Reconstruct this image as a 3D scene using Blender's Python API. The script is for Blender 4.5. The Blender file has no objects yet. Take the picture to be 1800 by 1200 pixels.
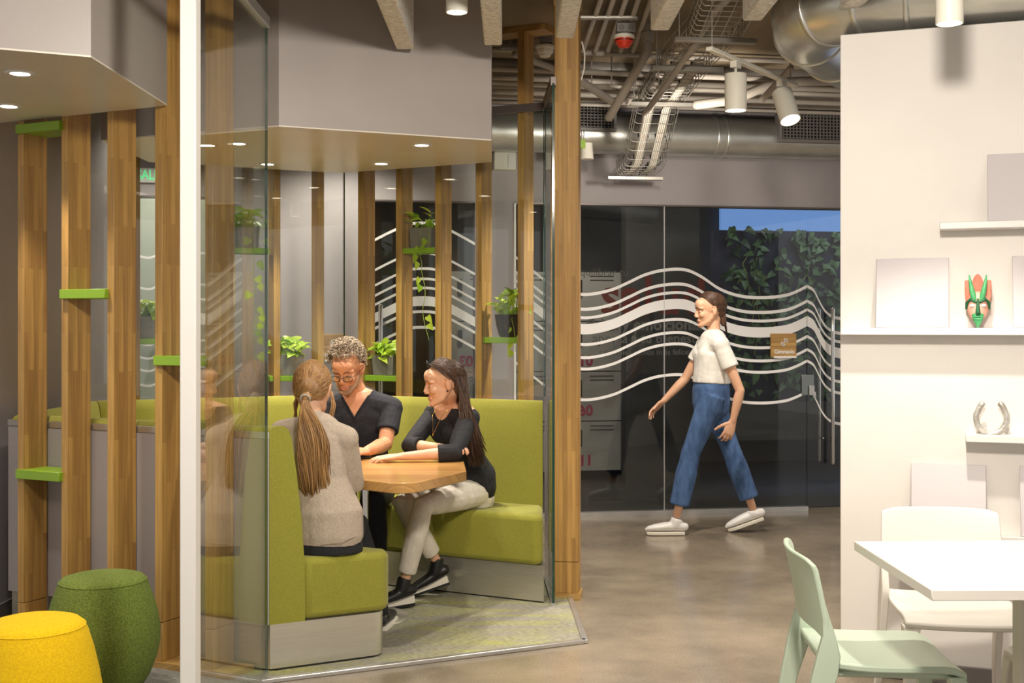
import bpy, bmesh, math, random
from mathutils import Vector, Matrix, Euler
V = Vector
RND = random.Random(11)
FPX, HOR, EYE = 2100.0, 570.0, 1.42          # lens in pixels, eye-level row, eye height
col = bpy.context.scene.collection
PI = math.pi
def W(px, py, d): return V(((px-900)/FPX*d, d, EYE-(py-HOR)/FPX*d))

# ------------------------------------------------------------------ mesh builder
class MB:
    def __init__(s): s.v = []; s.f = []; s.m = []
    def add(s, vs, fs, mi=0):
        o = len(s.v); s.v += [V(p) for p in vs]
        for f in fs: s.f.append([i+o for i in f]); s.m.append(mi)
        return s
    def box(s, c, dims, rz=0.0, mi=0, M=None):
        if M is None: M = Matrix.Rotation(rz, 3, 'Z')
        hx, hy, hz = [d/2 for d in dims]; c = V(c)
        vs = [c+M@V((x*hx, y*hy, z*hz)) for z in (-1, 1) for y in (-1, 1) for x in (-1, 1)]
        return s.add(vs, [(0,2,3,1),(4,5,7,6),(0,1,5,4),(2,6,7,3),(0,4,6,2),(1,3,7,5)], mi)
    def prism(s, poly, z0, z1, mi=0):
        n = len(poly)
        vs = [(p[0], p[1], z0) for p in poly]+[(p[0], p[1], z1) for p in poly]
        fs = [tuple(range(n))[::-1], tuple(range(n, 2*n))]+[(i, (i+1) % n, n+(i+1) % n, n+i) for i in range(n)]
        return s.add(vs, fs, mi)
    def rings(s, rings, closed_caps=True, mi=0):
        n = len(rings[0]); vs = [p for r in rings for p in r]; fs = []
        for k in range(len(rings)-1):
            for i in range(n):
                j = (i+1) % n; fs.append((k*n+i, k*n+j, (k+1)*n+j, (k+1)*n+i))
        if closed_caps:
            fs.append(tuple(range(n))[::-1]); fs.append(tuple(range((len(rings)-1)*n, len(rings)*n)))
        return s.add(vs, fs, mi)
    def loft(s, pts, radii, n=10, side=None, round_ends=True, mi=0):
        pts = [V(p) for p in pts]
        rr = [(r, r) if not isinstance(r, (tuple, list)) else r for r in radii]
        N = len(pts); tan = []
        for i in range(N):
            t = pts[min(i+1, N-1)]-pts[max(i-1, 0)]
            tan.append(t.normalized() if t.length > 1e-9 else V((0, 0, 1)))
        sd = V(side) if side is not None else (V((1, 0, 0)) if abs(tan[0].x) < .8 else V((0, 1, 0)))
        rings = []
        def ring(c, t, a, b, sd):
            x = (sd-t*sd.dot(t)).normalized(); y = t.cross(x)
            return [c+x*(a*math.cos(2*PI*k/n))+y*(b*math.sin(2*PI*k/n)) for k in range(n)], x
        if round_ends:
            e = min(rr[0])
            for q in (80, 50, 25):
                a = math.radians(q); rings.append(ring(pts[0]-tan[0]*e*math.sin(a), tan[0], rr[0][0]*math.cos(a), rr[0][1]*math.cos(a), sd)[0])
        for i in range(N):
            r, x = ring(pts[i], tan[i], rr[i][0], rr[i][1], sd); rings.append(r); sd = x
        if round_ends:
            e = min(rr[-1])
            for q in (25, 50, 80):
                a = math.radians(q); rings.append(ring(pts[-1]+tan[-1]*e*math.sin(a), tan[-1], rr[-1][0]*math.cos(a), rr[-1][1]*math.cos(a), sd)[0])
        return s.rings(rings, True, mi)
    def ell(s, c, r, M=None, n=16, m=10, mi=0):
        c = V(c); M = M or Matrix.Identity(3); rings = []
        for k in range(1, m):
            a = PI*k/m; rings.append([c+M@V((r[0]*math.sin(a)*math.cos(2*PI*i/n), r[1]*math.sin(a)*math.sin(2*PI*i/n), -r[2]*math.cos(a))) for i in range(n)])
        return s.rings(rings, True, mi)
    def lathe(s, c, prof, n=32, mi=0, M=None, caps=True):
        c = V(c); M = M or Matrix.Identity(3)
        return s.rings([[c+M@V((r*math.cos(2*PI*i/n), r*math.sin(2*PI*i/n), z)) for i in range(n)] for r, z in prof], caps, mi)
    def build(s, name, mats, parent=None, smooth=False, bevel=0, seg=3, local=False, angle=None):
        if not isinstance(mats, (list, tuple)): mats = [mats]
        me = bpy.data.meshes.new(name)
        off = V((0, 0, 0)); Mi = None
        if parent is not None and not local: Mi = wmat(parent).inverted()
        vs = [Mi@p for p in s.v] if Mi is not None else s.v
        me.from_pydata([tuple(p) for p in vs], [], s.f)
        for m in mats: me.materials.append(m)
        for p, i in zip(me.polygons, s.m): p.material_index = i
        bm = bmesh.new(); bm.from_mesh(me); bmesh.ops.recalc_face_normals(bm, faces=bm.faces); bm.to_mesh(me); bm.free()
        if smooth:
            for p in me.polygons: p.use_smooth = True
            if angle is not None: me.set_sharp_from_angle(angle=math.radians(angle))
        o = bpy.data.objects.new(name, me); col.objects.link(o)
        if parent is not None: o.parent = parent
        if bevel:
            b = o.modifiers.new('b', 'BEVEL'); b.width = bevel; b.segments = seg; b.limit_method = 'ANGLE'; b.angle_limit = math.radians(35)
            b.harden_normals = False
            for p in me.polygons: p.use_smooth = True
            me.set_sharp_from_angle(angle=math.radians(50))
        return o
def wmat(o):
    M = o.matrix_basis.copy(); p = o.parent
    while p is not None: M = p.matrix_basis @ M; p = p.parent
    return M
def tag(o, label, cat, group=None, kind=None):
    o['label'] = label; o['category'] = cat
    if group: o['group'] = group
    if kind: o['kind'] = kind
    return o
def thing(name, label, cat, loc=(0, 0, 0), rz=0.0, group=None, kind=None):
    o = bpy.data.objects.new(name, None); o.empty_display_size = .05; col.objects.link(o)
    o.location = loc; o.rotation_euler = (0, 0, rz)
    return tag(o, label, cat, group, kind)
def struct(o, label=None):
    o['kind'] = 'structure'
    if label: o['label'] = label
    return o
def copy_tree(o, parent=None):
    c = o.copy(); col.objects.link(c)
    if parent is not None: c.parent = parent
    for ch in list(o.children): copy_tree(ch, c)
    return c
def text(body, size, M, mat, name, parent, extr=.001, bold=0.0, align='CENTER', sx=1.0):
    cu = bpy.data.curves.new(name, 'FONT'); cu.body = body; cu.size = size; cu.extrude = extr; cu.offset = bold
    cu.align_x = align; cu.align_y = 'CENTER'; cu.resolution_u = 3
    t = bpy.data.objects.new('t', cu); col.objects.link(t); bpy.context.view_layer.update()
    me = bpy.data.meshes.new_from_object(t.evaluated_get(bpy.context.evaluated_depsgraph_get()))
    bpy.data.objects.remove(t); me.name = name; me.materials.clear(); me.materials.append(mat)
    Mi = wmat(parent).inverted() if parent is not None else Matrix.Identity(4)
    me.transform(Mi @ M @ Matrix.Diagonal((sx, 1, 1, 1)))
    o = bpy.data.objects.new(name, me); col.objects.link(o)
    if parent is not None: o.parent = parent
    return o

# ------------------------------------------------------------------ materials
def lin(c):
    return tuple(((x/255)/12.92 if x/255 <= .04045 else ((x/255+.055)/1.055)**2.4) for x in c)+(1.0,)
def base(name, rgb, rough=.5, metal=0.0, spec=None, emit=None, es=0):
    m = bpy.data.materials.new(name); m.use_nodes = True; b = m.node_tree.nodes['Principled BSDF']
    b.inputs['Base Color'].default_value = lin(rgb); b.inputs['Roughness'].default_value = rough; b.inputs['Metallic'].default_value = metal
    if spec is not None: b.inputs['Specular IOR Level'].default_value = spec
    if emit: b.inputs['Emission Color'].default_value = lin(emit); b.inputs['Emission Strength'].default_value = es
    return m
def N(m, t, **k):
    n = m.node_tree.nodes.new(t)
    for a, b in k.items(): setattr(n, a, b)
    return n
def L(m, a, b): m.node_tree.links.new(a, b)
def coords(m, scale=(1, 1, 1), kind='Object', rot=(0, 0, 0)):
    tc = N(m, 'ShaderNodeTexCoord'); mp = N(m, 'ShaderNodeMapping'); mp.inputs['Scale'].default_value = scale; mp.inputs['Rotation'].default_value = rot
    L(m, tc.outputs[kind], mp.inputs['Vector']); return mp.outputs['Vector']
def noisy(name, c1, c2, scale=8, rough=.5, bump=0.0, bscale=None, stretch=(1, 1, 1), metal=0.0, detail=4, lo=.35, hi=.65, spec=None, rot=(0, 0, 0), bd=.01):
    m = base(name, c1, rough, metal, spec); b = m.node_tree.nodes['Principled BSDF']
    vec = coords(m, stretch, rot=rot)
    n = N(m, 'ShaderNodeTexNoise'); n.inputs['Scale'].default_value = scale; n.inputs['Detail'].default_value = detail; L(m, vec, n.inputs['Vector'])
    r = N(m, 'ShaderNodeValToRGB'); r.color_ramp.elements[0].position = lo; r.color_ramp.elements[1].position = hi
    r.color_ramp.elements[0].color = lin(c1); r.color_ramp.elements[1].color = lin(c2)
    L(m, n.outputs['Fac'], r.inputs['Fac']); L(m, r.outputs['Color'], b.inputs['Base Color'])
    if bump:
        n2 = N(m, 'ShaderNodeTexNoise'); n2.inputs['Scale'].default_value = bscale or scale*4; n2.inputs['Detail'].default_value = 3; L(m, vec, n2.inputs['Vector'])
        bp = N(m, 'ShaderNodeBump'); bp.inputs['Strength'].default_value = bump; bp.inputs['Distance'].default_value = bd
        L(m, n2.outputs['Fac'], bp.inputs['Height']); L(m, bp.outputs['Normal'], b.inputs['Normal'])
    return m
def wood(name, c1, c2, c3, rough=.45, axis='Z', strip=.022, length=.45):
    m = base(name, c1, rough); b = m.node_tree.nodes['Principled BSDF']
    tc = N(m, 'ShaderNodeTexCoord'); sp = N(m, 'ShaderNodeSeparateXYZ'); L(m, tc.outputs['Object'], sp.inputs[0])
    ad = N(m, 'ShaderNodeMath', operation='ADD'); cb = N(m, 'ShaderNodeCombineXYZ')
    if axis == 'Z':
        mu = N(m, 'ShaderNodeMath', operation='MULTIPLY'); mu.inputs[1].default_value = .83
        L(m, sp.outputs['Y'], mu.inputs[0]); L(m, sp.outputs['X'], ad.inputs[0]); L(m, mu.outputs[0], ad.inputs[1]); L(m, sp.outputs['Z'], cb.inputs['X'])
    else:
        L(m, sp.outputs['Y'], ad.inputs[0]); L(m, sp.outputs['Z'], ad.inputs[1]); L(m, sp.outputs['X'], cb.inputs['X'])
    L(m, ad.outputs[0], cb.inputs['Y'])
    br = N(m, 'ShaderNodeTexBrick'); br.offset = .37; br.offset_frequency = 2; br.squash = 1
    br.inputs['Scale'].default_value = 1; br.inputs['Brick Width'].default_value = length; br.inputs['Row Height'].default_value = strip
    br.inputs['Mortar Size'].default_value = .0004; br.inputs['Mortar Smooth'].default_value = .5; br.inputs['Bias'].default_value = 0
    br.inputs['Color1'].default_value = lin(c1); br.inputs['Color2'].default_value = lin(c2); br.inputs['Mortar'].default_value = lin(c3)
    L(m, cb.outputs[0], br.inputs['Vector'])
    mp = N(m, 'ShaderNodeMapping'); mp.inputs['Scale'].default_value = (3, 90, 1); L(m, cb.outputs[0], mp.inputs['Vector'])
    n = N(m, 'ShaderNodeTexNoise'); n.inputs['Scale'].default_value = 1; n.inputs['Detail'].default_value = 5; n.inputs['Distortion'].default_value = .4; L(m, mp.outputs[0], n.inputs['Vector'])
    r = N(m, 'ShaderNodeValToRGB'); r.color_ramp.elements[0].position = .3; r.color_ramp.elements[1].position = .7
    r.color_ramp.elements[0].color = (.62, .58, .52, 1); r.color_ramp.elements[1].color = (1, 1, 1, 1)
    L(m, n.outputs['Fac'], r.inputs['Fac'])
    mx = N(m, 'ShaderNodeMix', data_type='RGBA', blend_type='MULTIPLY'); mx.inputs['Factor'].default_value = .8
    L(m, br.outputs['Color'], mx.inputs['A']); L(m, r.outputs['Color'], mx.inputs['B']); L(m, mx.outputs['Result'], b.inputs['Base Color'])
    return m
def fabric(name, c1, c2, scale=480, rough=.85, bump=.5):
    m = noisy(name, c1, c2, scale, rough, bump, scale*1.3, (1, 1, .55), detail=2, bd=.002)
    b = m.node_tree.nodes['Principled BSDF']; b.inputs['Sheen Weight'].default_value = .12; b.inputs['Sheen Roughness'].default_value = .5
    return m
def glass(name, tint=(.95, .975, .96), ior=1.5, rough=0.0):
    m = bpy.data.materials.new(name); m.use_nodes = True; nt = m.node_tree; nt.nodes.clear()
    out = N(m, 'ShaderNodeOutputMaterial'); t = N(m, 'ShaderNodeBsdfTransparent'); g = N(m, 'ShaderNodeBsdfGlossy')
    t.inputs['Color'].default_value = tint+(1,); g.inputs['Roughness'].default_value = rough
    geo = N(m, 'ShaderNodeNewGeometry'); mr = N(m, 'ShaderNodeMapRange')
    mr.inputs['To Min'].default_value = ior; mr.inputs['To Max'].default_value = 1/ior; L(m, geo.outputs['Backfacing'], mr.inputs['Value'])
    fr = N(m, 'ShaderNodeFresnel'); L(m, mr.outputs[0], fr.inputs['IOR'])
    mx = N(m, 'ShaderNodeMixShader'); L(m, fr.outputs[0], mx.inputs[0]); L(m, t.outputs[0], mx.inputs[1]); L(m, g.outputs[0], mx.inputs[2]); L(m, mx.outputs[0], out.inputs['Surface'])
    return m
def island(name, c1, c2, rough=.5, trans=0.0):
    m = base(name, c1, rough); b = m.node_tree.nodes['Principled BSDF']
    g = N(m, 'ShaderNodeNewGeometry'); r = N(m, 'ShaderNodeValToRGB'); r.color_ramp.elements[0].color = lin(c1); r.color_ramp.elements[1].color = lin(c2)
    L(m, g.outputs['Random Per Island'], r.inputs['Fac']); L(m, r.outputs['Color'], b.inputs['Base Color'])
    if trans:
        tr = N(m, 'ShaderNodeBsdfTranslucent'); L(m, r.outputs['Color'], tr.inputs['Color']); mx = N(m, 'ShaderNodeMixShader'); mx.inputs[0].default_value = trans
        out = m.node_tree.nodes['Material Output']; L(m, b.outputs[0], mx.inputs[1]); L(m, tr.outputs[0], mx.inputs[2]); L(m, mx.outputs[0], out.inputs['Surface'])
    return m
def emis(name, rgb, s): return base(name, rgb, .5, emit=rgb, es=s)

M = {}
M['wood'] = wood('laminated_wood', (200, 157, 86), (168, 126, 66), (120, 86, 42))
M['plank'] = wood('wood_plank', (206, 166, 100), (178, 137, 78), (130, 94, 50), axis='X')
M['tabletop'] = wood('table_wood', (212, 165, 100), (196, 146, 84), (160, 112, 60), rough=.22, axis='X', strip=.14, length=1.6)
M['green'] = fabric('green_upholstery', (156, 152, 54), (130, 129, 40))
M['felt_green'] = noisy('green_felt', (116, 130, 52), (84, 100, 34), 160, .95, .6, 300, detail=3, bd=.002)
M['felt_yellow'] = noisy('yellow_felt', (240, 200, 4), (222, 178, 0), 160, .95, .4, 300, detail=3, bd=.002)
M['wall'] = noisy('lavender_paint', (163, 156, 157), (168, 161, 161), 3, .6, .05, 200)
M['soffit'] = noisy('taupe_paint', (166, 158, 154), (171, 163, 158), 3, .35, .03, 200)
M['soffit_white'] = noisy('soffit_underside_paint', (226, 218, 206), (230, 222, 210), 3, .3, .02, 200)
M['white_wall'] = noisy('white_paint', (226, 221, 215), (230, 225, 219), 3, .55, .04, 220)
M['concrete'] = noisy('ceiling_concrete', (150, 134, 110), (122, 108, 88), 3.5, .8, .3, 30, (1, .35, 1))
M['steel'] = noisy('brushed_steel', (206, 202, 190), (214, 210, 198), 6, .3, 0, metal=.8, stretch=(1, 1, 30))
M['chrome'] = base('chrome', (214, 214, 212), .08, 1.0)
M['alu'] = noisy('aluminium', (205, 204, 202), (215, 214, 212), 10, .35, 0, metal=.9)
M['duct'] = noisy('galvanised_steel', (206, 206, 200), (222, 222, 216), 5, .34, .08, 12, metal=.85, stretch=(1, 2, 2))
M['white'] = base('white_lacquer', (226, 224, 220), .35)
M['white_plastic'] = base('white_plastic', (235, 230, 222), .4)
M['cream'] = base('cream_plastic', (232, 228, 214), .45)
M['mint'] = base('mint_plastic', (190, 206, 186), .42)
M['beige_plastic'] = base('stone_plastic', (205, 199, 186), .42)
M['shelf_green'] = base('green_lacquer', (136, 172, 44), .4)
M['pipe'] = noisy('grey_painted_pipe', (172, 164, 154), (162, 154, 144), 9, .5)
M['dark_pipe'] = noisy('dark_painted_steel', (112, 106, 99), (102, 96, 90), 9, .5)
M['wire'] = base('zinc_wire', (188, 184, 176), .35, .7)
M['cable'] = base('white_cable', (222, 216, 204), .5)
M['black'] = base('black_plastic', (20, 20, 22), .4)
M['felt'] = noisy('white_felt', (240, 237, 230), (206, 201, 192), 55, .95, .3, 150, detail=5)
M['rail'] = base('bronze_rail', (110, 100, 96), .4, .5)
M['glass'] = glass('clear_glass')
M['dark_glass'] = glass('tinted_glass', (.80, .81, .80))
M['glass_edge'] = base('green_glass_edge', (24, 62, 50), .1)
M['vinyl'] = base('white_vinyl', (236, 234, 232), .5)
M['grey_vinyl'] = base('grey_vinyl', (120, 119, 117), .5)
M['red_vinyl'] = base('red_vinyl', (124, 44, 32), .5)
M['magenta'] = base('magenta_print', (196, 30, 92), .5)
M['locker'] = noisy('locker_paint', (186, 184, 178), (192, 190, 184), 3, .45)
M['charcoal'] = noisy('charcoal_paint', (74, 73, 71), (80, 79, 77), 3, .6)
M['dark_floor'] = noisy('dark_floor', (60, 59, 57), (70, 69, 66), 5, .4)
M['grey_room'] = noisy('sage_grey_paint', (190, 194, 182), (184, 188, 176), 3, .6)
M['dark_felt'] = noisy('navy_felt', (58, 64, 84), (40, 45, 60), 7, .9, .6, 9)
M['leaf'] = island('pothos_leaf', (222, 236, 84), (150, 200, 52), .35, .4)
M['leaf_dark'] = island('creeper_leaf', (96, 130, 80), (40, 66, 42), .45, .15)
M['stem'] = base('plant_stem', (150, 170, 70), .5)
M['pot'] = base('grey_planter', (122, 116, 108), .3)
M['pot_black'] = base('black_planter', (44, 42, 40), .12)
M['soil'] = noisy('soil', (48, 38, 30), (30, 24, 18), 60, .95)
M['skirting'] = noisy('grey_skirting', (112, 106, 103), (118, 112, 108), 4, .5)
M['red'] = base('red_plastic', (214, 58, 34), .35)
M['lamp'] = emis('lamp_lens', (255, 240, 214), 14)
M['exit'] = emis('exit_letters', (110, 235, 160), .55)
M['sky'] = emis('dusk_sky', (112, 152, 214), 1.15)
M['grille_dark'] = base('vent_dark', (34, 33, 33), .7)
M['grille'] = base('vent_grey', (128, 124, 120), .5)

def floor_mat():
    m = base('polished_concrete', (150, 132, 112), .22); b = m.node_tree.nodes['Principled BSDF']; vec = coords(m)
    n = N(m, 'ShaderNodeTexNoise'); n.inputs['Scale'].default_value = 1.6; n.inputs['Detail'].default_value = 8; n.inputs['Roughness'].default_value = .62; L(m, vec, n.inputs['Vector'])
    r = N(m, 'ShaderNodeValToRGB'); e = r.color_ramp.elements; e[0].position = .32; e[0].color = lin((126, 115, 100)); e[1].position = .68; e[1].color = lin((166, 151, 131))
    L(m, n.outputs['Fac'], r.inputs['Fac'])
    n2 = N(m, 'ShaderNodeTexNoise'); n2.inputs['Scale'].default_value = 130; n2.inputs['Detail'].default_value = 3; L(m, vec, n2.inputs['Vector'])
    r2 = N(m, 'ShaderNodeValToRGB'); r2.color_ramp.elements[0].position = .3; r2.color_ramp.elements[0].color = (.66, .66, .66, 1); r2.color_ramp.elements[1].position = .62
    L(m, n2.outputs['Fac'], r2.inputs['Fac'])
    mx = N(m, 'ShaderNodeMix', data_type='RGBA', blend_type='MULTIPLY'); mx.inputs['Factor'].default_value = .75
    L(m, r.outputs['Color'], mx.inputs['A']); L(m, r2.outputs['Color'], mx.inputs['B']); L(m, mx.outputs['Result'], b.inputs['Base Color'])
    rr = N(m, 'ShaderNodeMapRange'); rr.inputs['To Min'].default_value = .1; rr.inputs['To Max'].default_value = .26; L(m, n.outputs['Fac'], rr.inputs['Value']); L(m, rr.outputs[0], b.inputs['Roughness'])
    bp = N(m, 'ShaderNodeBump'); bp.inputs['Strength'].default_value = .06; bp.inputs['Distance'].default_value = .01
    n3 = N(m, 'ShaderNodeTexNoise'); n3.inputs['Scale'].default_value = 6; n3.inputs['Detail'].default_value = 4; L(m, vec, n3.inputs['Vector'])
    L(m, n3.outputs['Fac'], bp.inputs['Height']); L(m, bp.outputs['Normal'], b.inputs['Normal'])
    return m
M['floor'] = floor_mat()
def carpet_mat(name, g1, g2, lime, amount):
    m = base(name, g1, .95); b = m.node_tree.nodes['Principled BSDF']
    v1 = coords(m, (2.2, 12, 1), rot=(0, 0, -.06)); v2 = coords(m, (40, 260, 1), rot=(0, 0, -.06))
    n = N(m, 'ShaderNodeTexNoise'); n.inputs['Scale'].default_value = 1; n.inputs['Detail'].default_value = 6; n.inputs['Roughness'].default_value = .65; L(m, v1, n.inputs['Vector'])
    r = N(m, 'ShaderNodeValToRGB'); e = r.color_ramp.elements; e[0].position = amount-.12; e[0].color = lin(g1); e[1].position = amount+.14; e[1].color = lin(lime)
    L(m, n.outputs['Fac'], r.inputs['Fac'])
    n2 = N(m, 'ShaderNodeTexNoise'); n2.inputs['Scale'].default_value = 1; n2.inputs['Detail'].default_value = 3; L(m, v2, n2.inputs['Vector'])
    r2 = N(m, 'ShaderNodeValToRGB'); r2.color_ramp.elements[0].position = .32; r2.color_ramp.elements[0].color = lin(g2); r2.color_ramp.elements[1].position = .62; r2.color_ramp.elements[1].color = (1, 1, 1, 1)
    L(m, n2.outputs['Fac'], r2.inputs['Fac'])
    mx = N(m, 'ShaderNodeMix', data_type='RGBA', blend_type='MULTIPLY'); mx.inputs['Factor'].default_value = .8
    L(m, r.outputs['Color'], mx.inputs['A']); L(m, r2.outputs['Color'], mx.inputs['B']); L(m, mx.outputs['Result'], b.inputs['Base Color'])
    bp = N(m, 'ShaderNodeBump'); bp.inputs['Strength'].default_value = .5; bp.inputs['Distance'].default_value = .004; L(m, n2.outputs['Fac'], bp.inputs['Height']); L(m, bp.outputs['Normal'], b.inputs['Normal'])
    return m
M['carpet'] = carpet_mat('lime_streaked_carpet', (164, 160, 148), (140, 138, 130), (182, 182, 108), .55)
M['carpet_grey'] = carpet_mat('grey_carpet', (150, 148, 142), (130, 128, 124), (162, 160, 150), .6)
CEIL = 3.1
# ------------------------------------------------------------------ floor, ceiling, walls
struct(MB().box((0, 6, -.05), (16, 20, .1)).build('floor', M['floor']))
struct(MB().box((0, 6, CEIL+.05), (16, 20, .1)).build('ceiling', M['concrete']))
TB = math.atan(.176); UB = V((math.cos(TB), math.sin(TB), 0)); NB = V((math.sin(TB), -math.cos(TB), 0)); PB = V((.504, 8.82, 0))
def bd(px): return 8.731/(1-.176*(px-900)/FPX)
def bs(px): return ((px-900)/FPX*bd(px)-.504)/UB.x
def bz(px, py): return EYE-(py-HOR)/FPX*bd(px)
def BP(s, z, off=0): return PB+UB*s+NB*off+V((0, 0, z))
def BM(s, z, off=0):
    m = Matrix.Identity(4); m.col[0][:3] = UB; m.col[1][:3] = (0, 0, 1); m.col[2][:3] = NB; m.col[3][:3] = BP(s, z, off); return m
def bbox(mb, s0, s1, z0, z1, o0, o1, mi=0):
    return mb.box(BP((s0+s1)/2, (z0+z1)/2, (o0+o1)/2), (s1-s0, o1-o0, z1-z0), TB, mi)
GH = 2.305
b = MB(); bbox(b, -6, 6, GH, CEIL, -.12, 0)
for p0, p1 in ((-900, 90), (375, 656), (835, 905)): bbox(b, bs(p0), bs(p1), 0, GH, -.12, 0)
struct(b.build('wall_back', M['wall']))
# room seen through the rear glazing
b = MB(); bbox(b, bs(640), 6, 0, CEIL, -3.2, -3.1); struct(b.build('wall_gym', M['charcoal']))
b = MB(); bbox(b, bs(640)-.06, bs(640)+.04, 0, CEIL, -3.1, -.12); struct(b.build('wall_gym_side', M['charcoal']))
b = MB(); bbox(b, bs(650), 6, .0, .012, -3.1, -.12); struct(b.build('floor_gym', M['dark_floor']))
b = MB(); bbox(b, -6, bs(630), 0, CEIL, -1.9, -1.8); struct(b.build('wall_print_room', M['grey_room']))
# glazing
def stripes(mb, C, offs, x0, x1, widths, step=4):
    xs = [x0+(x1-x0)*i/max(2, int((x1-x0)/step)) for i in range(max(2, int((x1-x0)/step))+1)]
    for of, w in zip(offs, widths):
        top, bot = [], []
        for x in xs:
            y = C(x)+of
            top.append(BP(bs(x), bz(x, y-w/2), .0075)); bot.append(BP(bs(x), bz(x, y+w/2), .0075))
        n = len(xs); th = NB*.0012
        mb.add(top+bot+[p+th for p in top]+[p+th for p in bot],
               [f for i in range(n-1) for f in ((i, i+1, n+i+1, n+i), (2*n+i, 3*n+i, 3*n+i+1, 2*n+i+1), (i, 2*n+i, 2*n+i+1, i+1), (n+i, n+i+1, 3*n+i+1, 3*n+i))])
def curve(pts):
    def f(x):
        if x <= pts[0][0]: return pts[0][1]
        for i in range(len(pts)-1):
            if x <= pts[i+1][0]:
                p0 = pts[max(i-1, 0)]; p1 = pts[i]; p2 = pts[i+1]; p3 = pts[min(i+2, len(pts)-1)]
                t = (x-p1[0])/(p2[0]-p1[0]); h = p2[0]-p1[0]
                m1 = (p2[1]-p0[1])/(p2[0]-p0[0])*h; m2 = (p3[1]-p1[1])/(p3[0]-p1[0])*h
                return (2*t**3-3*t*t+1)*p1[1]+(t**3-2*t*t+t)*m1+(-2*t**3+3*t*t)*p2[1]+(t**3-t*t)*m2
        return pts[-1][1]
    return f
C1 = curve([(905, 512), (940, 540), (957, 553), (985, 570), (1020, 578), (1045, 577), (1078, 569), (1105, 557), (1133, 544), (1165, 536), (1203, 535), (1230, 546), (1265, 569), (1300, 581), (1340, 584), (1380, 580), (1400, 573), (1418, 564)])
C2 = curve([(1418, 564), (1430, 572), (1440, 592), (1450, 608), (1462, 617), (1480, 621), (1560, 622), (1600, 622)])
C3 = curve([(656, 560), (692, 542), (720, 531), (742, 529), (765, 531), (795, 544), (835, 566)])
C0 = curve([(90, 500), (150, 530), (190, 545), (230, 560), (262, 568), (285, 560), (330, 560), (375, 560)])
OFF1 = [-61, -35, -20, 0, 27, 50, 70, 124]; WID1 = [5.5, 5.5, 5, 18, 5, 5, 5, 5]
def pane(name, p0, p1, C, offs, wid, mat, hw=4):
    g = MB(); bbox(g, bs(p0)+.004, bs(p1)-.004, .03, GH-.005, -.006, .006)
    o = struct(g.build(name, mat))
    st = MB(); stripes(st, C, offs, p0+.4, p1-.4, wid); st.build('wavy_lines', M['vinyl'], o)
    return o
pane('window_1', 92, 375, C0, [-115, -60, -34, 0, 38, 62, 84, 110], [4, 4, 4, 20, 4, 4, 4, 4], M['glass'])
pane('window_2', 656, 835, C3, [-137, -84, -57, -39, -23, 0, 18.5, 46], [5, 4.5, 4.5, 4.5, 4.5, 17, 5, 5], M['dark_glass'])
w3 = pane('window_3', 905, 1167, C1, OFF1, WID1, M['dark_glass'])
w4 = pane('window_4', 1167, 1418, C1, OFF1, WID1, M['dark_glass'])
d1 = pane('door_1', 1418, 1640, C2, OFF1, WID1, M['dark_glass'])
b = MB(); bbox(b, bs(905), bs(1418), 0, .035, -.03, .03); struct(b.build('trim_1', M['alu']))
b = MB(); bbox(b, bs(1166.4), bs(1168.2), .03, GH, -.008, .008); struct(b.build('trim_2', M['alu']))
for p0, p1, nm in ((905, 1640, 'trim_3'), (656, 835, 'trim_4'), (92, 375, 'trim_5')):
    b = MB(); bbox(b, bs(p0), bs(p1), GH-.004, GH+.008, -.02, .012); struct(b.build(nm, M['rail']))
b = MB(); bbox(b, bs(903), bs(906.5), 0, GH, -.02, .015); struct(b.build('trim_6', M['vinyl']))
# faint lettering on the glazing
def glasstext(body, px, py, hpx, mat, bold=0, sx=1.0, align='CENTER', parent=w3):
    d = bd(px); return text(body, hpx/FPX*d/.70, BM(bs(px), bz(px, py), -.0068), mat, 'lettering', parent, .0004, bold, align, sx)
glasstext('equilibrar tu', 1105, 479, 13, M['grey_vinyl'], 0, 1.05, 'RIGHT')
glasstext('sal', 1150, 522, 66, M['red_vinyl'], .008, 1.0, 'RIGHT')
glasstext('ud', 1152, 522, 66, M['red_vinyl'], .008, 1.0, 'LEFT', w4)
glasstext('física y emo', 1164, 571, 20, M['grey_vinyl'], .004, 1.0, 'RIGHT')
glasstext('cional', 1169, 571, 20, M['grey_vinyl'], .004, 1.0, 'LEFT', w4)
glasstext('aporta a tu b', 1165, 595, 17, M['grey_vinyl'], .0015, 1.0, 'RIGHT')
glasstext('ienestar', 1168, 595, 17, M['grey_vinyl'], .0015, 1.0, 'LEFT', w4)
glasstext('saludables somos m', 1165, 619, 10, M['grey_vinyl'], .0005, 1.0, 'RIGHT')
glasstext('ás felices', 1168, 619, 10, M['grey_vinyl'], .0005, 1.0, 'LEFT', w4)
M['lockp'] = base('mirror_steel', (120, 122, 118), .08, 1.0)
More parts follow.
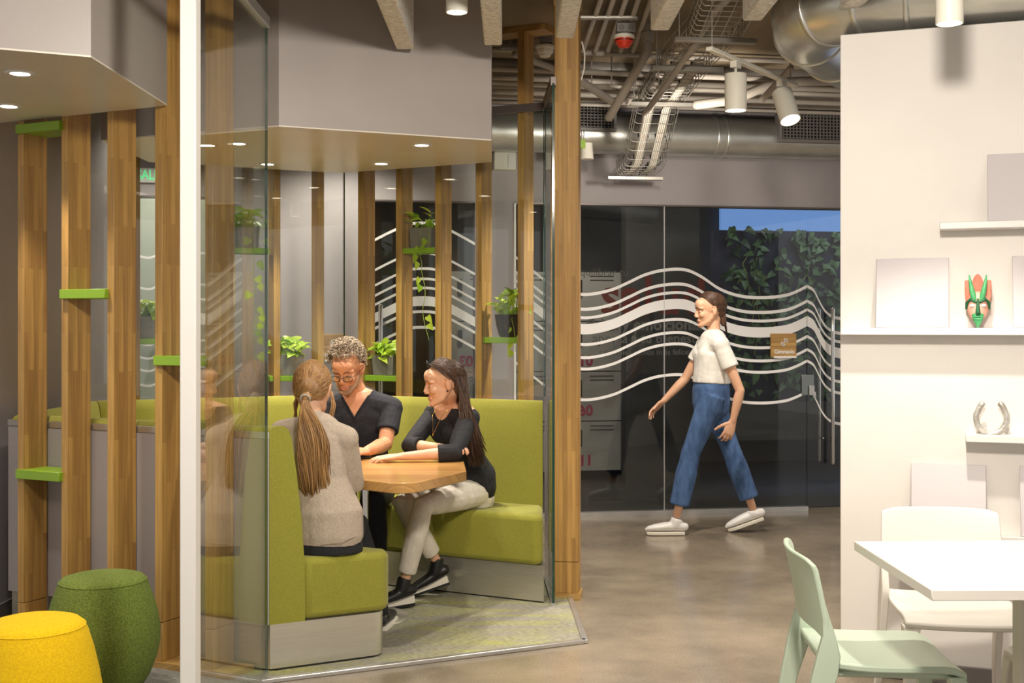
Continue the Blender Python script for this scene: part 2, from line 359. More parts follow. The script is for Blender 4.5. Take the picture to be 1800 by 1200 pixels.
# door hardware
def handle(parent, px, off, y0, y1, r=.013):
    z1, z0 = bz(px, y0), bz(px, y1); s = bs(px); hb = MB()
    hb.loft([BP(s, z0, off), BP(s, z1, off)], [r, r], 12)
    for t in (.15, .85): hb.loft([BP(s, z0+(z1-z0)*t, 0), BP(s, z0+(z1-z0)*t, off)], [r*.6, r*.6], 8)
    return hb.build('handle', M['chrome'], parent, True)
handle(d1, 1457, .07, 543, 812, .014); handle(d1, 1447, -.07, 545, 810, .012)
lk = MB(); bbox(lk, bs(1408), bs(1430), bz(1418, 694), bz(1418, 658), -.012, .012); lko = lk.build('lock_plate', M['lockp'], d1, bevel=.002)
lk = MB(); bbox(lk, bs(1420), bs(1429), bz(1425, 694), bz(1425, 677), .014, .03); bbox(lk, bs(1427), bs(1431), bz(1425, 699), bz(1425, 688), .03, .035); lk.build('lock_cylinder', M['alu'], lko, bevel=.002)
w2 = bpy.data.objects['window_2']; handle(w2, 668, .07, 538, 700, .016)
# ------------------------------------------------------------------ gym contents
def locker(s, z, num, mir=True):
    pass
LS = (bs(1046)*10.4/bd(1046))
lockw, lockh = .54, .425; o0 = -1.9
numbers = {0: ['03', '08', '13'], 1: ['02', '07', '12'], 2: ['01', '06', '11']}
def gdepth(px, off):                       # wall coordinate of a picture column on a plane OFF behind the glazing
    a = (px-900)/FPX; n = (8.82-.504*.176)+(-off)/UB.x; d = n/(1-.176*a); return ((a*d-.504)-NB.x*off)/UB.x, d
s1, dl = gdepth(1075, o0)
for c in range(3):  # solid lockers stand in for a mirror reflection, hence the reversed numbers
    for r in range(4):
        s0 = s1-.40-(2-c)*.545; z0 = .1+r*.45
        t = thing('locker', 'mirror reflection of a pale locker modelled behind the dark glazing, %s row, %s column from the walking person' % (['lowest', 'second', 'third', 'top'][r], ['third', 'second', 'first'][c]), 'locker', BP(s0+.27, z0, o0-.2), TB, 'reflected lockers modelled behind the glazing')
        q = MB(); bbox(q, s0, s0+.535, z0, z0+.44, o0-.4, o0); q.build('cabinet_body', M['locker'], t, bevel=.004, seg=2)
        q = MB()
        for k in range(2): bbox(q, s0+.2, s0+.42, z0+.40-k*.035, z0+.408-k*.035, o0, o0+.003)
        q.build('vent_slots', M['black'], t)
        q = MB(); bbox(q, s0+.09, s0+.125, z0+.22, z0+.37, o0, o0+.012); q.build('latch', M['black'], t, bevel=.002, seg=1)
        if r < 3:
            mm = BM(s0+.16, z0+.09, o0+.003) @ Matrix.Diagonal((-1, 1, 1, 1))
            text(numbers[c][2-r], .13, mm, M['magenta'], 'number', t, .001, .004)
# outdoor planted wall and dusk sky beyond the gym
sa, da = gdepth(1255, -1.25); sb, _ = gdepth(1660, -1.25)
gp = thing('planted_wall', 'dark felt planted wall with green creepers seen through the rear glass door', 'plant wall', BP((sa+sb)/2, 0, -1.3), TB)
q = MB(); bbox(q, sa, sb, .75, EYE+166/FPX*da, -1.35, -1.25); q.build('felt_panel', M['dark_felt'], gp)
q = MB(); bbox(q, sa, sb, .42, .75, -1.38, -1.2); q.build('planter_trough', M['charcoal'], gp)
def leaf(mb, p, d, n, L_, Wd, mi=0, droop=.25):
    d = V(d).normalized(); n = V(n); n = (n-d*n.dot(d)); n = n.normalized() if n.length > 1e-5 else d.orthogonal().normalized(); x = d.cross(n)
    prof = [(0, .10), (-.06, .34), (.10, .5), (.35, .46), (.62, .30), (.85, .12), (1.0, .0)]
    vs = []; 
    for t, w in prof:
        c = V(p)+d*(L_*max(t, 0))-n*(droop*L_*t*t)
        vs += [c-x*(w*Wd)+d*(L_*min(t, 0))+n*(.10*Wd*w*2), c-n*(.03*Wd), c+x*(w*Wd)+d*(L_*min(t, 0))+n*(.10*Wd*w*2)]
    fs = []
    for k in range(len(prof)-1):
        a = 3*k; fs += [(a, a+1, a+4, a+3), (a+1, a+2, a+5, a+4)]
    mb.add(vs, fs, mi)
r2 = random.Random(5); q = MB()
for i in range(1250):
    s_ = sa+.12+(sb-sa-.12)*r2.random(); z_ = .8+(EYE+166/FPX*da-.78)*r2.random()**.8
    if r2.random() > .35+.5*(s_-sa)/(sb-sa): continue
    a = r2.uniform(-PI, 0); leaf(q, BP(s_, z_, -1.24+.05*r2.random()), UB*math.cos(a)+V((0, 0, math.sin(a)))+NB*r2.uniform(0, .8), NB+V((0, 0, .6)), r2.uniform(.05, .12), r2.uniform(.035, .075))
o = q.build('creeper_foliage', M['leaf_dark'], gp, True); o['kind'] = 'stuff'
q = MB()
for i in range(12):
    s_ = sa+.15+(sb-sa-.2)*r2.random(); z_ = r2.uniform(1.4, 2.2); pts = [BP(s_, z_, -1.235)]
    for k in range(6): pts.append(pts[-1]+UB*r2.uniform(-.07, .07)-V((0, 0, r2.uniform(.03, .12)))+NB*r2.uniform(-.004, .008))
    q.loft(pts, [.004]*7, 5)
q.build('creeper_stems', M['stem'], gp, True)
b = MB(); bbox(b, gdepth(1266, -3.05)[0], sb+3, 1.2, CEIL, -3.08, -3.02); struct(b.build('sky_backdrop', M['sky']))
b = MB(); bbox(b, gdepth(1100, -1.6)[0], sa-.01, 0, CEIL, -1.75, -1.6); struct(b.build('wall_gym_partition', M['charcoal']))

# ------------------------------------------------------------------ wall behind the white tables (hexagonal plan, 20 degrees off)
TR = math.radians(-20); UR = V((math.cos(TR), math.sin(TR), 0)); NR = V((math.sin(TR), -math.cos(TR), 0)); PR = V((1.338, 4.87, 0))
def rd(px): return (4.87+1.338*.364)/(1+.364*(px-900)/FPX)
def rs(px): return ((px-900)/FPX*rd(px)-1.338)/UR.x
def rz_(px, py): return EYE-(py-HOR)/FPX*rd(px)
def RP(s, z, off=0): return PR+UR*s+NR*off+V((0, 0, z))
def rbox(mb, s0, s1, z0, z1, o0, o1, mi=0): return mb.box(RP((s0+s1)/2, (z0+z1)/2, (o0+o1)/2), (s1-s0, o1-o0, z1-z0), TR, mi)
b = MB(); rbox(b, 0, 4.5, 0, 2.60, -.14, 0); struct(b.build('wall_right', M['white_wall'], bevel=.003, seg=1))
b = MB(); rbox(b, -.01, 4.5, 0, .075, 0, .014); struct(b.build('baseboard_right', M['skirting'], bevel=.003, seg=1))
def ledge(p0, y0, p1s, label):
    z = rz_(p0, y0); s0 = rs(p0); q = MB(); rbox(q, s0, p1s, z-.028, z, 0, .105)
    o = q.build('picture_ledge', M['white'], bevel=.003, seg=2); tag(o, label, 'shelf', 'white picture ledges'); return z
zA = ledge(1652, 394, 2.6, 'white picture ledge mounted highest on the white wall')
zB = ledge(1481, 576, 2.6, 'long white picture ledge under the carved mask')
zC = ledge(1697, 760, 2.6, 'white picture ledge carrying the horseshoe')
zD = .61; q = MB(); rbox(q, rs(1590), 2.6, zD-.028, zD, 0, .105); tag(q.build('picture_ledge', M['white'], bevel=.003, seg=2), 'lowest white picture ledge, behind the white chair and table', 'shelf', 'white picture ledges')
def canvas(p0, p1, ytop, z0, label, mat=None, tilt=.045):
    s0, s1 = rs(p0), rs(p1); h = rz_((p0+p1)/2, ytop)-z0; a = math.asin(min(.9, .075/h))
    q = MB(); Mx = Matrix.Rotation(TR, 3, 'Z') @ Matrix.Rotation(-a, 3, 'X')
    c = RP((s0+s1)/2, z0+.001, .088)+Mx@V((0, .006, h/2))
    q.box(c, (s1-s0, .012, h), M=Mx); tag(q.build('blank_panel', mat or M['panel'], bevel=.002, seg=1), label, 'panel', 'blank display panels')
M['panel'] = noisy('lilac_white_board', (198, 192, 195), (203, 197, 199), 3, .5)
canvas(1735, 1860, 265, zA, 'blank pale panel leaning on the highest picture ledge')
canvas(1541, 1668, 450, zB, 'blank square panel leaning on the ledge beside the carved mask, towards the corridor', M['panel'])
canvas(1779, 1900, 445, zB, 'blank panel cut by the frame, leaning on the mask ledge')
canvas(1602, 1733, 810, zD, 'blank panel leaning behind the white chair', M['panel'])
canvas(1792, 1900, 815, zD, 'blank panel cut by the frame, leaning behind the white table', M['panel'])
# carved mask
mk = thing('carved_mask', 'carved red and green horned wooden mask leaning on white picture ledge', 'mask', RP(rs(1718), zB, .06), TR)
def mloc(x, z, y=0): return (x, y, z)
M['mask_red'] = noisy('mask_red', (206, 66, 44), (232, 150, 120), 9, .5, .3, 40, (1, 1, .6)); M['mask_pink'] = noisy('mask_pink', (236, 190, 168), (226, 150, 124), 14, .5, .2, 40)
M['mask_green'] = noisy('mask_green', (60, 150, 92), (96, 186, 124), 16, .45, .3, 50); M['mask_dark'] = base('mask_dark_green', (30, 96, 58), .45)
def shield(pts, y0, y1, mb): 
    mb.add([(x, y0, z) for x, z in pts]+[(x*.94, y1, z) for x, z in pts], [tuple(range(len(pts)))]+[tuple(range(2*len(pts)-1, len(pts)-1, -1))]+[(i, (i+1) % len(pts), len(pts)+(i+1) % len(pts), len(pts)+i) for i in range(len(pts))])
q = MB(); shield([(-.048, .185), (-.034, .187), (-.022, .175), (-.012, .2), (0, .212), (.012, .2), (.022, .175), (.036, .187), (.05, .185), (.05, .13), (.04, .07), (.012, .02), (0, .002), (-.012, .02), (-.038, .07), (-.047, .13)], .0, .03, q)
q.build('headdress', M['mask_red'], mk, bevel=.004, local=True)
q = MB(); q.ell((0, -.004, .085), (.04, .026, .06)); q.build('face', M['mask_pink'], mk, True, local=True)
q = MB()
for sx in (-1, 1): q.loft([(sx*.012, -.018, .105), (sx*.02, -.022, .14), (sx*.027, -.016, .175), (sx*.031, -.008, .205)], [.011, .0105, .007, .002], 10)
q.build('horns', M['mask_green'], mk, True, local=True)
q = MB()
for sx in (-1, 1): q.loft([(sx*.042, -.012, .075), (sx*.04, -.018, .098), (sx*.026, -.028, .112), (sx*.01, -.03, .1)], [.004, .006, .0065, .005], 8)
q.loft([(0, -.028, .11), (0, -.036, .085), (0, -.04, .06)], [.005, .0065, .0095], 8); q.build('brow_and_nose', M['mask_dark'], mk, True, local=True)
q = MB(); q.ell((-.019, -.026, .086), (.011, .006, .006)); q.ell((.019, -.026, .086), (.011, .006, .006)); q.build('eyes', M['white'], mk, True, local=True)
q = MB(); q.loft([(0, -.022, .05), (0, -.026, .03), (0, -.014, .002)], [(.022, .01), (.018, .012), (.003, .003)], 10, side=(1, 0, 0)); q.loft([(-.015, -.03, .042), (0, -.037, .045), (.015, -.03, .042)], [.003, .005, .003], 8); q.loft([(-.015, -.03, .036), (0, -.036, .034), (.015, -.03, .036)], [.003, .005, .003], 8)
q.build('chin_and_lips', M['mask_green'], mk, True, local=True)
# horseshoe
hs = thing('horseshoe', 'silvery painted horseshoe standing on a small white picture ledge', 'horseshoe', RP(rs(1742), zC, .05), TR)
M['silver'] = noisy('silver_paint', (206, 202, 194), (150, 140, 128), 22, .3, .3, 60, metal=.5, lo=.4, hi=.75)
pts = []; 
for k in range(25):
    a = -PI*1.22+k*(PI*1.44)/24-PI*.0; a = PI*(1.5)-PI*.80+k*PI*1.60/24
    pts.append((.056*math.cos(a)*(1 if math.sin(a) < .2 else .92), 0, .068+.066*math.sin(a)*1.0))
q = MB(); q.loft(pts, [(.011, .005)]*25, 8, side=(1, 0, 0)); q.build('shoe_bar', M['silver'], hs, True, local=True)
for k in (4, 7, 10, 14, 17, 20): MB().box((pts[k][0], -.0075, pts[k][2]), (.005, .006, .009)).build('nail_head', M['alu'], hs, local=True)
# ------------------------------------------------------------------ booth plan
c26, s26 = math.cos(math.radians(26)), math.sin(math.radians(26))
DL = V((-c26, s26, 0)); DN = V((s26, c26, 0)); DR = V((c26, s26, 0)); DM = V((-s26, c26, 0))
E = V((-.985, 4.85, 0)); L1 = V((-2.3, 5.49, 0)); L2 = V((-2.3, 6.5, 0)); T = V((-1.02, 7.115, 0)); R2 = V((.17, 6.535, 0)); R1 = V((.33, 5.325, 0))
SOF = 2.32
wall_left = MB().box((-2.47, 6.3, CEIL/2), (.1, 2.0, CEIL)); struct(wall_left.build('wall_left', M['wall']))
struct(MB().box((-2.415, 6.3, .05), (.012, 2.0, .1)).build('baseboard_left', M['skirting']))
struct(MB().prism([(-1.054, 5.4), (-.1, 5.815), (-.11, 6.585), (-1.02, 7.06), (-2.0, 6.585), (-2.0, 5.815)], SOF, CEIL-.001).build('ceiling_soffit', [M['soffit']]))
struct(MB().prism([(-1.054, 5.4), (-.1, 5.815), (-.11, 6.585), (-1.02, 7.06), (-2.0, 6.585), (-2.0, 5.815)], SOF-.006, SOF).build('ceiling_soffit_underside', [M['soffit_white']]))
pl = [(-3.6, 3.02), (-1.41, 4.0), (-1.41, 4.885), (-3.6, 5.95)]
struct(MB().prism(pl, SOF, CEIL-.001).build('ceiling_soffit', M['soffit'])); struct(MB().prism(pl, SOF-.006, SOF).build('ceiling_soffit_underside', M['soffit_white']))
# carpets and trims
hexc = [(-.985, 4.735), (.318, 5.335), (.285, 6.2), (.2, 6.62), (-1.02, 7.2), (-2.36, 6.55), (-2.36, 5.44)]
struct(MB().prism(hexc, 0, .012).build('floor_carpet', M['carpet']))
struct(MB().prism([(-.985, 4.728), (-2.36, 5.433), (-3.6, 5.433), (-3.6, 3.0), (-1.0, 3.0)], 0, .011).build('floor_carpet', M['carpet_grey']))
def strip(a, b_, w, h, name, mat, z0=0):
    a, b_ = V(a+(0,)), V(b_+(0,)); d = (b_-a); n = V((-d.y, d.x, 0)).normalized()*w
    return struct(MB().prism([a, b_, b_+n, a+n], z0, h).build(name, mat, bevel=.003, seg=2))
strip((-.99, 4.712), (.335, 5.318), .028, .018, 'trim_7', M['alu'])
strip((.338, 5.316), (.312, 6.17), .028, .018, 'trim_8', M['alu'])
# ------------------------------------------------------------------ timber posts
def post(corner, along, inward, label, group, full=.13, narrow=.04, z0=.035, base=True):
    c = V(corner); t = thing('timber_post', label, 'post', c+V((0, 0, z0)), math.atan2(along.y, along.x), group)
    def pr(za, zb, g=0.0):
        q = MB(); poly = [c+along*g+inward*g, c+along*(narrow-g)+inward*g, c+along*(narrow-g)+inward*(full-g), c+along*g+inward*(full-g)]
        return q.prism(poly, za, zb)
    pr(.196 if base else z0, CEIL-.035).build('shaft', M['wood'], t, bevel=.002, seg=1)
    if base: pr(z0, .1935).build('base_block', M['wood'], t, bevel=.002, seg=1)
    return t
ordn = ['first', 'second', 'third', 'fourth', 'fifth', 'sixth']
f0 = V((-1.2, 4.79, 0))
lab = ['timber post seen through the front glass pane, next to the white frame post', 'timber post behind the white frame post, second of the front row from the glass pane', 'timber post of the front row, third from the glass pane, behind the green pouf', 'timber post of the front row, fourth from the glass pane, between two green shelves', 'end timber post of the front row beside the side wall']
FRONT = [f0+V((-.236, .115, 0))*i for i in range(5)]
for i, p in enumerate(FRONT): post(p, DL, DN, lab[i], 'posts along the front of the booth')
struct(MB().prism([FRONT[0]-DL*.1-DN*.012, FRONT[4]+DL*.1-DN*.012, FRONT[4]+DL*.1+DN*.135, FRONT[0]-DL*.1+DN*.135], .0, .035).build('trim_9', M['plank']))
bk = V((.067, 6.712, 0)); BACK = [bk+V((-.24, .117, 0))*i for i in range(5)]
for i, p in enumerate(BACK): post(p, DL, DN, 'timber post %s along the rear row, counted from the open corner of the booth' % ordn[i], 'posts along the rear of the booth')
struct(MB().prism([BACK[0]-DL*.13, BACK[4]+DL*.06, BACK[4]+DL*.06+DN*.14, BACK[0]-DL*.13+DN*.14], CEIL-.035, CEIL-.002).build('trim_10', M['plank']))
lb = V((-1.165, 7.163, 0)); LEFTB = [lb+V((-.24, -.117, 0))*i for i in range(5)]
for i, p in enumerate(LEFTB): post(p, DR, DM, 'timber post %s in the row behind the long bench, counted from the back corner' % ordn[i], 'posts behind the long bench')
al = V((.985, -.17, 0)); post(V((.2195, 6.172, 0)), al, V((.17, .985, 0)), 'broad timber post at the open corner of the booth beside the corridor', None, .10, .125)
struct(MB().prism([(.215, 6.165), (.35, 6.14), (.372, 6.28), (.237, 6.3)], CEIL-.035, CEIL-.002).build('trim_11', M['plank']))
struct(MB().prism([(.215, 6.165), (.35, 6.14), (.372, 6.28), (.237, 6.3)], 0, .035).build('trim_12', M['plank']))
# ------------------------------------------------------------------ green shelves fixed between posts
def shelf_rect(p, along, inward, z, label, group, ln=.262, dp=.15, out=.022, th=.04):
    q = MB(); a = p+along*.03-inward*out; b_ = a-along*ln
    q.prism([a, b_, b_+inward*dp, a+inward*dp], z-th/2, z+th/2)
    return tag(q.build('green_shelf', M['shelf_green'], bevel=.002, seg=1), label, 'shelf', group)
g1 = 'green shelves on the front posts'
shelf_rect(FRONT[4], DL, DN, W(70, 224, 5.2).z, 'green shelf between the front posts, tucked up under the soffit', g1)
shelf_rect(FRONT[3], DL, DN, W(150, 516, 5.05).z, 'empty green shelf between the front posts at eye level', g1)
shelf_rect(FRONT[1], DL, DN, W(300, 634, 4.85).z, 'empty green shelf at the front post beside the white frame post', g1)
shelf_rect(FRONT[4], DL, DN, W(70, 835, 5.2).z, 'empty green shelf lowest between the two end front posts', g1)
# ------------------------------------------------------------------ booth benches
def mit(p, d0, d1, n):  # mitre vector so that offset along it by s moves s along n
    return None
def line_x(p, d, q, e):
    den = d.x*e.y-d.y*e.x; t = ((q.x-p.x)*e.y-(q.y-p.y)*e.x)/den; return p+d*t
PATH = [E, L1, L2, T, R2]
dirs = [(PATH[i+1]-PATH[i]).normalized() for i in range(4)]
nrm = [V((d.y, -d.x, 0)) for d in dirs]
def off_pt(i, s):
    if i == 0:
        od = V((.487, .25, 0)).normalized(); return E+od*(s/od.dot(nrm[0]))
    if i == 4:
        od = V((-.02, -1, 0)).normalized(); return R2+od*(s/od.dot(nrm[3]))
    return line_x(PATH[i-1]+nrm[i-1]*s, dirs[i-1], PATH[i]+nrm[i]*s, dirs[i])
def sweep(i, prof, mat, name, parent, bevel=0, smooth=True, cut0=0, cut1=0):
    q = MB(); A = []; B_ = []
    for s, z in prof:
        a, b_ = off_pt(i, s), off_pt(i+1, s); d = (b_-a).normalized()
        A.append(a+d*cut0+V((0, 0, z))); B_.append(b_-d*cut1+V((0, 0, z)))
    q.rings([A, B_]); return q.build(name, mat, parent, smooth, bevel, 3, angle=35)
BACKP = [(0, .2), (0, .985), (.012, 1.0), (.03, 1.006), (.05, 1.004), (.064, .99), (.075, .95), (.092, .8), (.108, .62), (.117, .46), (.12, .3), (.12, .2)]
blabels = ['green booth bench section under the front posts, its end facing the opening', 'green booth bench section along the side wall', 'long green booth bench section behind the girl and the man', 'green booth bench section the dark-haired woman sits on']
def rounded(poly_pts, idx, r, n=6):
    out = []
    for k, p in enumerate(poly_pts):
        if k != idx: out.append(p); continue
        a = (poly_pts[k-1]-p).normalized(); b_ = (poly_pts[(k+1) % len(poly_pts)]-p).normalized(); ang = a.angle(b_); t = r/math.tan(ang/2)
        bis = (a+b_).normalized(); cc = p+bis*(r/math.sin(ang/2)); p0 = p+a*t; p1 = p+b_*t
        for j in range(n+1):
            v = (p0.lerp(p1, j/n)-cc).normalized()*r; out.append(cc+v)
    return out
for i in range(4):
    mid = (PATH[i]+PATH[i+1])/2
    t = thing('booth_bench', blabels[i], 'bench', mid, 0, 'green booth bench sections')
    c0 = .003 if i else 0; c1 = .003
    sweep(i, BACKP, M['green'], 'backrest', t, 0, True, c0, c1)
    sp = [off_pt(i, .122), off_pt(i+1, .122), off_pt(i+1, .475), off_pt(i, .475)]
    d = dirs[i]; sp[0] += d*c0; sp[3] += d*c0; sp[1] -= d*c1; sp[2] -= d*c1
    if i == 0: sp = rounded(sp, 3, .06)
    if i == 3: sp = rounded(sp, 2, .04)
    MB().prism(sp, .2, .455).build('seat', M['green'], t, bevel=.028, seg=4)
    kp = [off_pt(i, .002), off_pt(i+1, .002), off_pt(i+1, .455), off_pt(i, .455)]
    if i == 0: kp = rounded(kp, 3, .06); 
    MB().prism(kp, .02, .2).build('kick_plinth', M['steel'], t, True, angle=35)
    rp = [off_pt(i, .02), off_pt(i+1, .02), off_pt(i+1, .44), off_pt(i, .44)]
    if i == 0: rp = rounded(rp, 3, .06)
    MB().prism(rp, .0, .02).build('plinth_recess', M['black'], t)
    sweep(i, [(-.012, .2), (-.012, .955), (-.001, .955), (-.001, .2)], M['wall'], 'rear_panel', t, 0, False)
    sweep(i, [(-.014, .957), (-.014, .983), (-.001, .983), (-.001, .957)], M['alu'], 'edge_strip', t, 0, False)
    if i == 0: MB().box(W(584, 996, 5.035), (.03, .004, .012), .47).build('fabric_tag', M['rail'], t)
# ------------------------------------------------------------------ glass screens of the booth
def screen(name, a, b_, z0, z1, label, th=.012, rail=True, railm='rail', rail_h=.045, group='glass screens around the booth'):
    a, b_ = V(a), V(b_); d = (b_-a); ln = d.length; mid = (a+b_)/2; rz = math.atan2(d.y, d.x)
    t = thing(name, label, 'glass screen', mid+V((0, 0, z0)), rz, group)
    q = MB().box((mid.x, mid.y, (z0+z1)/2), (ln, th, z1-z0), rz)
    q.m = [0, 0, 0, 0, 1, 1] if False else q.m
    # end faces carry the green edge
    q.m[4] = 1; q.m[5] = 1
    q.build('pane', [M['glass'], M['glass_edge']], t)
    if rail: MB().box((mid.x, mid.y, z1+rail_h/2-.012), (ln, .03 if z0 < .5 else .018, rail_h), rz).build('top_rail', M[railm], t, bevel=.002, seg=1)
    if z0 < .5: MB().box((mid.x, mid.y, z0-.004), (ln, .02, .012), rz).build('floor_channel', M['alu'], t)
    return t
GT = 2.63
pa = V((-1.0, 3.76, 0)); pb = V((-.9945, 4.835, 0))
screen('glass_screen', pa, pb, .02, GT, 'clear reflective glass screen standing in front of the girl, held by the white frame post', .012, True, 'alu')
fp = MB().box((-1.003, 3.725, CEIL/2), (.05, .06, CEIL-.004)); tag(fp.build('frame_post', M['white'], bevel=.003, seg=2), 'tall white metal frame post at the near end of the glass screen', 'post')
ra, rb = V((.2075, 5.99, 0)), V((.186, 6.625, 0))
screen('glass_screen', ra, rb, .022, GT, 'narrow clear glass screen beside the broad corner post, edge towards the camera')
screen('glass_screen', rb+V((-.01, .01, 0)), V((-1.012, 7.212, 0)), 1.02, GT-.01, 'clear glass screen in front of the rear row of posts, above the bench')
screen('glass_screen', V((-1.018, 7.207, 0)), V((-2.34, 6.561, 0)), 1.02, GT-.01, 'clear glass screen behind the long bench, meeting the rear screen at the back corner')
# ------------------------------------------------------------------ booth table
tb = thing('booth_table', 'polished wooden booth table with clipped corners on a chrome column', 'table', (-.72, 5.72, 0), 0)
tp = [V(p+(0,)) for p in ((-.45, 5.075), (-.212, 5.55), (-.238, 5.93), (-.82, 6.2), (-1.42, 6.15), (-1.48, 5.9))]
tp = rounded(tp, 0, .09, 6)
MB().prism(tp, .694, .74).build('tabletop', M['tabletop'], tb, bevel=.004, seg=2)
MB().lathe((-.715, 5.72, 0), [(.028, .03), (.028, .694)], 24).build('column', M['chrome'], tb, True, angle=40)
MB().lathe((-.715, 5.72, 0), [(.22, .012), (.22, .022), (.21, .028), (.04, .034), (.028, .04)], 40).build('floor_plate', M['steel'], tb, True, angle=40)
ph = thing('tablet', 'black tablet lying on the booth table under the hand of the man', 'tablet', (-.81, 6.09, .741), .25)
MB().box((0, 0, .006), (.17, .12, .011)).build('case', M['black'], ph, bevel=.004, seg=2, local=True); MB().box((0, 0, .0125), (.15, .1, .002)).build('screen', base('screen_glass', (14, 14, 18), .05), ph, local=True)
# ------------------------------------------------------------------ planters with pothos
def plant(loc, rz, label, pot='box', seed=1, nleaf=26, vine=None, wid=.15, hgt=.125, hang=.5, group='pothos planters on the green shelves', spread=1.0):
    r = random.Random(seed); t = thing('potted_pothos', label, 'plant', loc, rz, group)
    if pot == 'box':
        q = MB(); w, dp = wid/2, .055; k = .9
        def ring(s, z, g=0): return [V((x*(w-g)*s, y*(dp-g)*s, z)) for x, y in ((-1, -1), (1, -1), (1, 1), (-1, 1))]
        q.rings([ring(.92, 0), ring(1, hgt), ring(1, hgt, .005), ring(.97, hgt-.015, .005)]); q.build('pot', M['pot'], t, bevel=.003, seg=2, local=True)
    else:
        MB().lathe((0, 0, 0), [(.05, 0), (.058, .01), (.075, .07), (.084, hgt), (.079, hgt), (.074, hgt-.015)], 36).build('pot', M['pot_black'], t, True, local=True, angle=40)
    MB().box((0, 0, hgt-.012), (wid*.86, .09, .01)).build('soil', M['soil'], t, local=True)
    q = MB(); st = MB()
    for i in range(nleaf):
        a = r.uniform(0, 2*PI); p0 = V((r.uniform(-.8, .8)*wid/2, r.uniform(-.8, .8)*.045, hgt-.006)); out = V((math.cos(a), math.sin(a)*.8, 0)); h = r.uniform(.0, .095)*spread; ro = r.uniform(.0, .05)
        p1 = p0+out*ro+V((0, 0, h)); d = out*r.uniform(.5, 1)+V((0, 0, r.uniform(-.5, .55)))
        leaf(q, p1, d, V((out.x*-.2, -.5, 1)), r.uniform(.05, .08), r.uniform(.04, .058), 0, r.uniform(.1, .4)); st.loft([p0, (p0+p1)/2+V((0, 0, .01)), p1], [.0014]*3, 5)
    q.build('foliage', M['leaf'], t, local=True, smooth=True); st.build('stems', M['stem'], t, local=True)
    if vine:
        for j, (vx, ln) in enumerate(vine):
            q = MB(); pts = [V((vx, -.02, hgt-.01)), V((vx, -.055, hgt+.012)), V((vx, -.066, hgt-.03))]; x = vx
            n = int(ln/.045)
            for k in range(n): x += r.uniform(-.016, .016); pts.append(V((x, -.067+r.uniform(-.003, .003), hgt-.03-(k+1)*.045)))
            q.loft(pts, [.002]*len(pts), 5)
            vo = q.build('vine', M['stem'], t, True, local=True); q = MB()
            for k in range(3, len(pts)):
                if r.random() < .62:
                    sg = r.choice((-1, 1)); b_ = pts[k]+V((sg*.026, .004, .004)); leaf(q, b_, (sg*.5, .05, -.75), (0, -1, .25), r.uniform(.046, .066), r.uniform(.036, .052), 0, .2)
                    st2 = MB()
            if q.v: q.build('vine_leaves', M['leaf'], vo, True, local=True)
    return t
g2 = 'green shelves on the rear posts'
def shelf_at(A, B_, ysh, label, ln=None, fwd=.0):
    """green shelf spanning the gap between posts A and B_, flush with their inner faces"""
    pass
def back_shelf(k, py, label, rows, along, inward, plantargs=None, dx=.0):
    p = rows[k]; q = rows[k+1]; mid = (p+q)/2+along*.02; z = W(0, py, mid.y).z
    a = q+along*.038; 
    sh = MB(); p0 = p+along*.035 if False else p-along*.0
    d = along; e0 = p+d*.02-inward*.0; e1 = q+d*.02
    out = -inward*.03
    sh.prism([e0+inward*.015, e1+inward*.015, e1+inward*.14, e0+inward*.14], z-.017, z+.017)
    tag(sh.build('green_shelf', M['shelf_green'], bevel=.002, seg=1), label, 'shelf', g2)
    if plantargs:
        pm = (p+q)/2+along*(.02+dx)+inward*.078+V((0, 0, z+.0175)); plant(pm, math.atan2(inward.y, inward.x)-PI/2, **plantargs)
back_shelf(2, 440, 'green shelf high between the rear posts, behind the woman', BACK, DL, DN, dict(label='pothos in a grey planter on the high rear shelf, its vine trailing behind the woman', seed=3, nleaf=18, vine=[(.01, .66), (.062, .1)], hgt=.118))
back_shelf(3, 665, 'green shelf between the rear posts beside the head of the man', BACK, DL, DN, dict(label='bushy pothos in a grey planter beside the curly head of the man', seed=8, nleaf=48, hgt=.118, spread=.9), dx=-.005)
back_shelf(0, 598, 'green shelf between the rear posts at the open corner', BACK, DL, DN, dict(label='pothos in a round black pot on the shelf near the open corner', pot='round', seed=5, nleaf=44, vine=[(.05, .18)], hgt=.13, spread=1.6), dx=-.022)
back_shelf(0, 665, 'green shelf behind the girl, over the long bench', LEFTB, -DR, DM, dict(label='leafy pothos in a grey planter on the shelf just above the girl', seed=21, nleaf=60, hgt=.125, spread=1.1), dx=.0)
back_shelf(1, 440, 'green shelf high over the long bench, seen through the front glass', LEFTB, -DR, DM, dict(label='pothos with a long trailing vine on the high shelf over the long bench', seed=14, nleaf=50, vine=[(.035, .82)], hgt=.125, spread=1.1), dx=.0)
back_shelf(3, 600, 'green shelf over the long bench, seen between the front posts', LEFTB, -DR, DM, dict(label='pothos in a grey planter seen between two front posts', seed=31, nleaf=40, hgt=.125, spread=.9), dx=.0)
